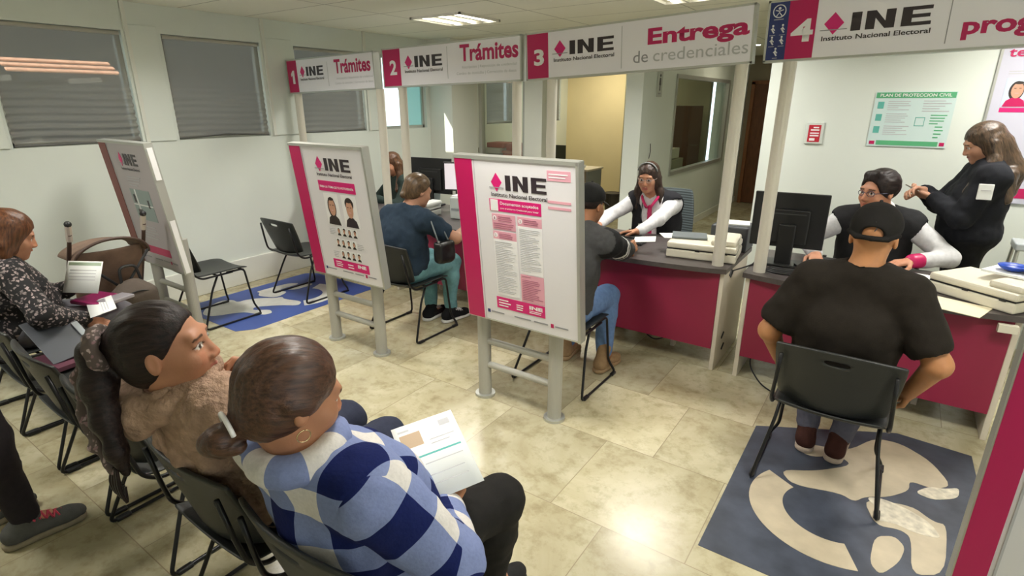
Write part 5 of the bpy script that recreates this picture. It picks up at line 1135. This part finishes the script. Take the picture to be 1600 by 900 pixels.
t = thing('dark_pouch', 'small dark grey pouch under the form on the lap of the checked jacket woman', 'pouch', (-1.01, .93, .60), .2); s_ = SDF(); s_.ell((0, 0, .05), (.09, .06, .05)); V, F = s_.mesh(.01); mesh_from(V, F, 'pouch_body', mat('pouch_cloth', (.05, .055, .05), .8), t, disp=lambda P: .006*vnoise(P*20, 3)); MB().tube([(-.07, -.02, .088), (0, -.02, .102), (.07, -.02, .088)], .003, seg=6).build('zip_line', M_BLACK, t)

# ---- woman in the tan fleece
P2 = Person('person', 'seated woman in tan fleece jacket with a long dark ponytail, looking at the counters', (-1.61, .835), 0, T2, (.065, -.245, 1.138), (.025, -.215, .998), (0, -.10, .79), yaw=-42, pitch=-8, roll=-2, hs=1.09, sw=.185, fat=1.2, vox=.009, fvox=.0036,
    wr={-1: (-.16, .20, .62), 1: (.19, -.05, .985)}, hand={-1: ((.5, .8, -.2), (.2, 0, -1), .4), 1: ((-.65, -.15, .6), (-.5, -.8, -.3), .9)}, pole={-1: (-.8, -.3, -.5), 1: (.35, .75, -.55)}, bust=1, lips=(.36, .11, .09))
M_FL = mat('fleece_tan', (.40, .27, .195), .95, noise=.24, nscale=30, bump=1.0, bscale=75, spec=.1)
P2.top('fleece_jacket', M_FL, t=.036, wr=.012, vox=.007, neck=.068, wf=21, seed=12)
s_ = SDF(); c_ = P2.N+P2.sz*.085
for k in range(14):
    a0 = PI*(.12+1.76*k/14); a1 = PI*(.12+1.76*(k+1)/14); g = lambda a: c_+P2.TR@A_(.108*math.sin(a), .098*math.cos(a), -.040-.020*max(0, -math.cos(a))); s_.cap(g(a0), g(a1), .034, None, .03)
s_.ell(P2.N+A_(-.06, -.115, -.055), (.09, .05, .07), k=.05); V, F = s_.mesh(.008); mesh_from(V, F, 'hood', M_FL, P2.t, disp=lambda P: .008*vnoise(P*26, 6))
P2.trousers('trousers', (.03, .035, .06), seed=5)
for q in (-1, 1): P2.shoe(q, -5*q, (.05, .04, .04), (.3, .28, .26))
pt = [P2.h((0, -.115, .03)), P2.h((0, -.160, .03)), P2.t.location and A_(-.030, -.390, 1.06), A_(-.005, -.400, .97), A_(.030, -.405, .885), A_(.042, -.400, .82)]
P2.hair(HG, [(pt[0], pt[1], .034, .032), (pt[1], pt[2], .032, .038), (pt[2], pt[3], .038, .032), (pt[3], pt[4], .032, .020), (pt[4], pt[5], .026, .010)], 'back', vox=.005, fw=.008)
M_SCR = spot_mat('scrunchie_print', (.10, .075, .065), (.45, .36, .34), (.22, .12, .13), 62)
s_ = SDF(); cc = P2.h((0, -.140, .032)); ax = P2.R
for k in range(14):
    a0 = 2*PI*k/14; a1 = 2*PI*(k+1)/14; s_.cap(cc+ax@A_(.048*math.cos(a0), 0, .048*math.sin(a0)), cc+ax@A_(.048*math.cos(a1), 0, .048*math.sin(a1)), .017, None, .01)
V, F = s_.mesh(.006); mesh_from(V, F, 'scrunchie', M_SCR, P2.t, disp=lambda P: .005*vnoise(P*60, 6))
s_ = SDF(); q_ = [cc+A_(-.045, -.02, 0), A_(-.105, -.405, 1.07), A_(-.085, -.420, .97), A_(-.035, -.425, .89), A_(.015, -.42, .83)]
for a, b_, r0 in zip(q_, q_[1:], (.012, .015, .016, .013)): s_.cap(a, b_, r0, None, .02)
V, F = s_.mesh(.007); mesh_from(V, F, 'scarf_tail', M_SCR, P2.t, disp=lambda P: .006*vnoise(P*45, 9))
b = MB(); r = random.Random(5)
for k in range(5): b.tube([(.01+.008*k, -.418, .84), (-.005+.02*k, -.43, .79), (.01+.015*k+r.uniform(-.02, .02), -.425, .75), (.03+.01*k, -.418, .80)], .0035, seg=6, fil=.02)
b.build('scarf_fringe', HG, P2.t)

# ---- woman in the floral blouse
P3 = Person('person', 'seated woman with auburn bob and black floral blouse holding papers', (-4.02, .835), 0, T2, (.10, .02, 1.085), (.03, -.05, .945), (0, -.035, .77), yaw=-12, pitch=20, hs=1.08, sw=.175, fat=1.15, vox=.011, fvox=.005,
    wr={-1: (.02, .24, .70), 1: (.30, .19, .575)}, hand={-1: ((.6, .75, .2), (.5, 0, .8), .5), 1: ((.4, .8, -.3), (-.3, 0, -1), .4)}, pole={-1: (-.8, -.3, -.5), 1: (.8, -.5, -.2)}, bust=1)
P3.top('floral_blouse', spot_mat('floral_print', (.010, .009, .010), (.42, .33, .32), (.16, .14, .135), 50), t=.02, wr=.008, seed=21)
P3.trousers('trousers', (.13, .125, .14), seed=22)
for q in (-1, 1): P3.shoe(q, 0, (.06, .05, .05), (.2, .2, .2))
P3.hair(HA, [(P3.h((q*.075, -.03, -.05)), P3.h((q*.078, -.005, -.105)), .028, .022) for q in (-1, 1)], 'bob', grow=.008)
def paper(lab, c, e1, e2, w_, h_, lines_n=4, m=None, top=None):
    t = thing('printed_sheet', lab, 'paper', c); e1 = Vector(e1).normalized(); e2 = Vector(e2); e2 = (e2-e1*e2.dot(e1)).normalized(); t.rotation_euler = Matrix((e1, (e1.cross(e2))*-1, e2)).transposed().to_euler()
    MB().grid(lambda u, v: (u*w_/2, 0, v*h_/2), [-1+q/4 for q in range(9)], [-1, 1]).build('sheet', m or M_PAPER, t, smooth=True, solid=.0006)
    if top: rects('header_band', top, t, [(-w_*.46, h_*.36, w_*.46, h_*.46)], -.0004, .0004)
    rects('text_lines', M_INKL, t, [(-w_*.4, h_*(.2-.1*k), w_*.35, h_*(.2-.1*k)+.004) for k in range(lines_n)], -.0004, .0004); return t
paper('white and green form held up by the woman in the floral blouse', (-3.82, 1.10, .80), (.85, .5, 0), (-.3, .35, .85), .22, .19, 4, None, mat('print_sage', (.50, .62, .46), .6))
paper('white folded sheet on the lap of the woman in the floral blouse', (-3.68, 1.11, .645), (.9, -.25, 0), (.25, .9, .2), .30, .13, 3)
t = thing('document_pouch', 'clear and magenta document pouch on the lap of the woman in floral blouse', 'pouch', (-3.86, 1.17, .62), .3); MB().box((0, 0, .012), (.26, .19, .024), bev=.008).build('pouch_body', mat('pouch_magenta', (.24, .015, .09), .3), t); MB().box((.10, .02, .020), (.10, .17, .022), bev=.006).build('clear_flap', mat('pouch_clear', (.35, .33, .36), .15), t)

# ---- person standing at the left edge, only a lower leg in view
P4 = Person('person', 'person at the left edge, only a dark trouser leg and red laced sneaker showing', (-2.885, .31), 0, T2, (0, .0, 1.58), (0, -.03, 1.40), (0, -.02, 1.20), Pz=.93, sw=.18, vox=.016, fvox=.010, knees={-1: (-.11, .02, .50), 1: (.11, .05, .50)}, ankles={-1: (-.12, -.02, .095), 1: (.12, .08, .095)}, wr={-1: (-.22, .05, .83), 1: (.12, -.16, .88)})
P4.top('dark_top', M_CLOTH, col=(.03, .03, .035)); P4.trousers('trousers', (.022, .018, .020)); P4.hair(HB, [], 'back'); P4.shoe(-1, 5, (.09, .09, .085), (.26, .22, .15), (.50, .05, .09)); P4.shoe(1, -8, (.09, .09, .085), (.26, .22, .15), (.50, .05, .09))

# ---- client of counter two
P5 = Person('person', 'seated woman in navy T-shirt and turquoise trousers writing at counter two', (-3.07, 2.93), 0, T4, (.075, .14, 1.13), (.045, .05, .98), (.01, 0, .79), yaw=-18, pitch=18, sw=.18, fat=1.15, vox=.011, fvox=.0055,
    wr={-1: (-.14, .42, .79), 1: (.24, .46, .785)}, hand={-1: ((.4, .9, -.1), (.2, 0, -1), .3), 1: ((-.3, .95, -.05), (-.2, 0, -1), .4)}, pole={-1: (-.8, -.2, -.5), 1: (.8, -.2, -.5)}, ankles={-1: (-.02, .32, .095), 1: (.15, .38, .095)}, bust=1)
P5.top('navy_t_shirt', M_CLOTH, col=(.022, .038, .060), sleeve='short', t=.016, wr=.009, seed=31, sl=.16); P5.trousers('turquoise_trousers', (.15, .32, .35), f2=.90, wr=.007)
P5.hair(HBR, [(P5.h((0, -.09, -.03)), P5.h((.0, -.12, -.06)), .03, .022)], 'back', grow=.006)
P5.shoe(-1, 0, (.012, .012, .014), (.70, .70, .68), (.6, .6, .6)); P5.shoe(1, -12, (.012, .012, .014), (.70, .70, .68), (.6, .6, .6))
t = thing('shoulder_bag', 'black leather shoulder bag at the side of the woman in navy T-shirt', 'bag', (-2.68, 2.985, .62), 0)
s_ = SDF(); s_.box((0, 0, .10), (.022, .060, .055), rad=.02, k=.02); s_.ell((0, .01, .055), (.042, .092, .055), k=.03); V, F = s_.mesh(.009); mesh_from(V, F, 'bag_body', mat('bag_leather', (.010, .010, .010), .35), t, disp=lambda P: .006*vnoise(P*22, 3)); MB().tube([(0, -.055, .16), (-.06, -.045, .28), (-.13, -.02, .378), (-.165, .0, .388), (-.125, .03, .365), (-.055, .05, .26), (0, .055, .16)], .006, fil=.04).build('strap', mat('strap_grey', (.16, .18, .19), .4), t, smooth=True); MB().tube([(.0, -.055, .155), (0, -.055, .185)], .008).build('buckle', M_ALU, t)

# ---- client of counter three
P6 = Person('person', 'seated man in black cap and dark jacket with white striped sleeve at counter three', (-1.62, 2.90), 0, T3, (.075, .19, 1.165), (.06, .11, 1.015), (.03, .04, .80), yaw=-8, pitch=10, fem=False, sw=.20, fat=1.08, scale=1.05, vox=.011, fvox=.0055,
    wr={-1: (-.10, .55, .79), 1: (.165, .655, .795)}, hand={-1: ((.3, .9, 0), (.3, 0, -1), .4), 1: ((.1, .95, .05), (-.8, 0, -.3), .5)}, pole={-1: (-.7, -.3, -.6), 1: (.75, -.2, -.6)}, ankles={-1: (-.14, .36, .10), 1: (.17, .32, .10)}, stubble=.2)
def col6(V):
    c = np.tile(A_(.055, .055, .055), (len(V), 1))
    for q in (-1, 1):
        u = nrm(P6.E[q]-P6.S[q]); L = np.linalg.norm(P6.E[q]-P6.S[q]); hh = (V-P6.S[q])@u; d = np.linalg.norm(V-P6.S[q]-np.clip(hh, 0, L)[:, None]*u, axis=1); m_ = ((V-P6.S[q])@(P6.sx*q) > -.03) & (d < .10) & (hh > -.06)
        c[m_ & (hh < L*.80)] = (.012, .012, .013); c[m_ & (hh > L*.58) & (hh < L*.67)] = (.62, .62, .60); c[m_ & (hh > L*.73) & (hh < L*.82)] = (.62, .62, .60)
    return c
P6.top('dark_jacket', M_CLOTH, col=col6, t=.022, wr=.008, seed=41, vox=.009); P6.trousers('blue_jeans', (.13, .22, .42), wr=.007)
P6.hair(HG, [], 'short'); P6.cap((.010, .010, .010)); P6.shoe(-1, 4, (.34, .22, .12), (.40, .27, .15), boot=True); P6.shoe(1, -8, (.34, .22, .12), (.40, .27, .15), boot=True)
tag(MB().box((0, 0, 0), (.15, .10, .003), rot=(.15, -.1, .3)).build('identity_card', M_PAPER), 'white card held out by the man with striped sleeves', 'card').location = (-1.415, 3.73, .835)
slab('dark_tray', 'black tray in front of the woman in glasses', 'tray', (-1.63, 4.02, DZ+.0005+.022), (.26, .10, .012), .05, M_BLACK, .003)

# ---- client of counter four, seen from behind
P7 = Person('person', 'seated man in black T-shirt and black cap, back to the camera, at counter four', (-.065, 2.76), 0, (.46, .215, .095), (.03, -.03, 1.235), (.02, -.06, 1.075), (0, -.045, .83), yaw=-3, pitch=2, fem=False, sw=.172, fat=1.25, scale=1.08, hs=1.06, vox=.010, fvox=.0042, Pz=.56,
    wr={-1: (-.265, .10, .55), 1: (.285, .05, .545)}, hand={-1: ((.35, .8, -.5), (.8, 0, -.3), .5), 1: ((-.35, .75, -.5), (-.8, 0, -.3), .5)}, pole={-1: (-.6, -.75, -.1), 1: (.7, -.7, -.1)}, knees={-1: (-.13, .42, .51), 1: (.13, .42, .51)}, ankles={-1: (-.09, .27, .10), 1: (.06, .25, .10)}, stubble=.25)
P7.top('black_t_shirt', M_CLOTH, col=(.016, .0125, .009), sleeve='short', t=.018, wr=.010, seed=51, sl=.05, vox=.009, wf=10); P7.trousers('grey_trousers', (.10, .10, .135), wr=.007)
P7.cap((.012, .011, .010), back=True)
MB().tube([P7.h((.004+.008*math.sin(a*.5), -.119-.002*a*.2, .075-.006*a)) for a in range(7)], .0022, seg=6).build('cap_stitching', mat('cap_thread', (.05, .05, .05), .7), P7.t)
P7.shoe(-1, 6, (.05, .018, .014), (.45, .36, .30)); P7.shoe(1, -6, (.05, .018, .014), (.45, .36, .30))

# ---- staff of counter three
P8 = Person('person', 'woman in glasses, white shirt and dark vest seated behind counter three', (-1.66, 4.64), PI, T2, (.055, .15, 1.175), (.03, .07, 1.01), (0, .02, .80), yaw=3, pitch=10, sw=.17, fat=1.15, vox=.011, fvox=.0050,
    wr={-1: (-.05, .555, .80), 1: (.32, .50, .80)}, hand={-1: ((.85, .35, -.05), (0, .3, -1), .3), 1: ((.1, .95, -.1), (0, 0, -1), .3)}, pole={-1: (-.9, .1, -.3), 1: (.8, -.2, -.4)}, bust=1, lips=(.40, .10, .09))
P8.top('white_shirt', M_CLOTH, col=(.66, .66, .68), t=.010, wr=.005, seed=61); P8.vest('dark_vest', (.018, .018, .022), t=.028, gap=.05); P8.trousers('trousers', (.02, .02, .025))
P8.front_strip('shirt_placket', M_PINK, .030, .017, -.22, .17)
cl_ = MB()
for q in (-1, 1): cl_.tube([P8.N+P8.TR@A_(q*.030, -.070, .060), P8.N+P8.TR@A_(q*.078, -.01, .050), P8.N+P8.TR@A_(q*.078, .055, .018), P8.N+P8.TR@A_(q*.045, .105, -.020), P8.N+P8.TR@A_(q*.016, .128, -.055)], [.014, .017, .019, .019, .012], fil=.04)
cl_.build('shirt_collar', M_PINK, P8.t, smooth=True)
P8.hair(HB, [(P8.h((q*.072, -.03, -.02)), P8.h((q*.095, -.02, -.13)), .030, .030) for q in (-1, 1)]+[(P8.h((q*.095, -.02, -.13)), P8.N+A_(q*.115, .06, -.10), .032, .022) for q in (-1, 1)]+[(P8.h((0, -.08, -.05)), P8.N+A_(0, -.10, -.08), .07, .06)], 'long', grow=.004)
MB().tube([P8.h((.085*math.sin(a*PI/14), .025, .042+.089*math.cos(a*PI/14))) for a in range(-6, 7)], .006, seg=6).build('headband', mat('band_grey', (.22, .24, .24), .5), P8.t, smooth=True); P8.glasses(mat('clear_frame', (.45, .35, .32), .3))
b = MB(); q = P8.C+P8.TR@A_(.062, .185, -.01); b.box(q, (.06, .008, .10), rot=(.15, .2, 0)); b.build('badge', M_PAPER, P8.t); MB().tube([P8.N+A_(.065, .06, 0), P8.C+P8.TR@A_(.06, .175, .10), q+A_(0, 0, .05)], .004, seg=6).build('lanyard', M_BLACK, P8.t)
shoe_ = [P8.shoe(q, 0, (.02, .02, .02), (.04, .04, .04)) for q in (-1, 1)]

# ---- staff of counter four
P9 = Person('person', 'man in glasses, white shirt and dark vest typing behind counter four', (-.06, 4.60), PI, (.50, .235, .14), (.03, .16, 1.205), (0, .08, 1.035), (0, .02, .81), yaw=-38, pitch=3, fem=False, sw=.20, fat=1.2, scale=1.06, hs=1.13, vox=.010, fvox=.0045,
    wr={-1: (-.23, .33, .80), 1: (.30, .47, .80)}, hand={-1: ((.75, .6, -.1), (.1, 0, -1), .35), 1: ((-.15, .95, -.15), (0, 0, -1), .4)}, pole={-1: (-.9, -.15, -.3), 1: (.9, -.2, -.3)})
P9.top('white_shirt', M_CLOTH, col=(.64, .64, .66), t=.011, wr=.006, seed=71); P9.vest('dark_vest', (.022, .022, .024), t=.034, gap=.05); P9.trousers('trousers', (.02, .02, .025)); P9.ring('shirt_collar', M_WHITE, 0, .014)
P9.hair(HG, [(P9.h((-.03, .05, .105)), P9.h((.04, .05, .10)), .022, .020)], 'short', grow=.010); P9.glasses(mat('navy_frame', (.03, .04, .10), .3))
W_ = P9.W[-1]; E_ = P9.E[-1]; s_ = SDF(); s_.cap(W_+(E_-W_)*.05, W_+(E_-W_)*.20, .047, .049); V, F = s_.mesh(.008); o = mesh_from(V, F, 'magenta_cuff', M_PINK, P9.t)
for q in (-1, 1): P9.shoe(q, 0, (.02, .02, .02), (.04, .04, .04))

# ---- standing woman behind counter four
P10 = Person('person', 'standing woman in black jacket with long brown hair looking at a card', (.46, 4.72), math.radians(97), T4, (.0, .05, 1.525), (0, -.01, 1.375), (0, -.01, 1.17), Pz=.93, yaw=4, pitch=24, sw=.175, fat=1.12, vox=.011, fvox=.0050,
    wr={-1: (-.03, .24, 1.16), 1: (.02, .29, 1.20)}, hand={-1: ((.35, .9, .2), (.5, -.2, .8), .5), 1: ((-.5, .85, .1), (-.4, -.2, -.6), .7)}, pole={-1: (-.7, -.3, -.7), 1: (.7, -.3, -.7)}, knees={-1: (-.09, .03, .50), 1: (.09, .0, .50)}, ankles={-1: (-.09, 0, .095), 1: (.09, -.02, .095)}, bust=1, lips=(.42, .13, .12))
P10.top('black_jacket', M_CLOTH, col=(.012, .013, .017), t=.022, wr=.008, seed=81); P10.trousers('black_trousers', (.010, .010, .011)); P10.ring('jacket_collar', mat('jacket_cloth', (.012, .013, .017), .8), 0, .020, .070)
P10.hair(HL, [(P10.h((q*.075, -.03, -.02)), P10.h((q*.090, -.01, -.12)), .030, .032) for q in (-1, 1)]+[(P10.h((q*.090, -.01, -.12)), P10.N+A_(q*.13, .05, -.05), .032, .036) for q in (-1, 1)]+[(P10.N+A_(q*.13, .05, -.05), P10.C+A_(q*.135, .11, .05), .036, .022) for q in (-1, 1)]+[(P10.h((0, -.08, -.04)), P10.N+A_(0, -.12, -.02), .072, .075), (P10.N+A_(0, -.12, -.02), P10.C+A_(0, -.13, .06), .075, .05), (P10.N+A_(-.10, -.09, -.04), P10.C+A_(-.14, -.10, .02), .05, .03)], 'long', grow=.004)
q = P10.S[-1]+(P10.E[-1]-P10.S[-1])*.28; b = MB(); b.box((q[0]-.088, q[1]+.01, q[2]), (.012, .075, .095), rot=(0, .12, 0), bev=.003); bd = b.build('sleeve_badge', M_PAPER, P10.t)
MB().box((q[0]-.0945, q[1]+.01, q[2]+.01), (.002, .05, .004), rot=(0, .12, 0)).build('badge_text', M_INKL, bd)
for q in (-1, 1): P10.shoe(q, 0, (.02, .02, .02), (.04, .04, .04))
cp = P10.t.matrix_basis @ Vector((.0, .36, 1.205)) if False else Matrix.Translation(P10.t.location) @ Matrix.Rotation(math.radians(97), 4, 'Z') @ Vector((.0, .365, 1.215))
o = MB().box((0, 0, 0), (.06, .09, .002), rot=(.5, .2, 0)).build('small_card', M_PAPER); o.location = cp; o.rotation_euler = (0, 0, math.radians(97)); tag(o, 'small white card in the fingers of the standing woman', 'card')

# ---- staff of counter one, mostly hidden
P11 = Person('person', 'woman with long brown hair seated behind counter one, half hidden by sign post', (-4.58, 4.46), PI-.3, T2, (.0, .13, 1.13), (0, .05, .975), (0, .02, .78), yaw=10, pitch=14, sw=.17, fat=1.0, vox=.013, fvox=.0065, wr={-1: (-.15, .40, .79), 1: (.18, .40, .79)}, hand={-1: ((.3, .95, 0), (0, 0, -1), .3), 1: ((-.3, .95, 0), (0, 0, -1), .3)})
P11.top('dark_top', M_CLOTH, col=(.03, .045, .04), t=.016); P11.trousers('trousers', (.02, .02, .025))
HL2 = hair_mat('hair_red_brown', (.035, .015, .007), (.16, .07, .03), (120, 110, 10))
P11.hair(HL2, [(P11.h((q*.075, -.03, -.02)), P11.h((q*.088, -.01, -.12)), .030, .032) for q in (-1, 1)]+[(P11.h((q*.088, -.01, -.12)), P11.N+A_(q*.11, .08, -.12), .032, .030) for q in (-1, 1)]+[(P11.h((0, -.08, -.04)), P11.N+A_(0, -.10, -.1), .07, .06)], 'long')
for q in (-1, 1): P11.shoe(q, 0, (.02, .02, .02), (.04, .04, .04))
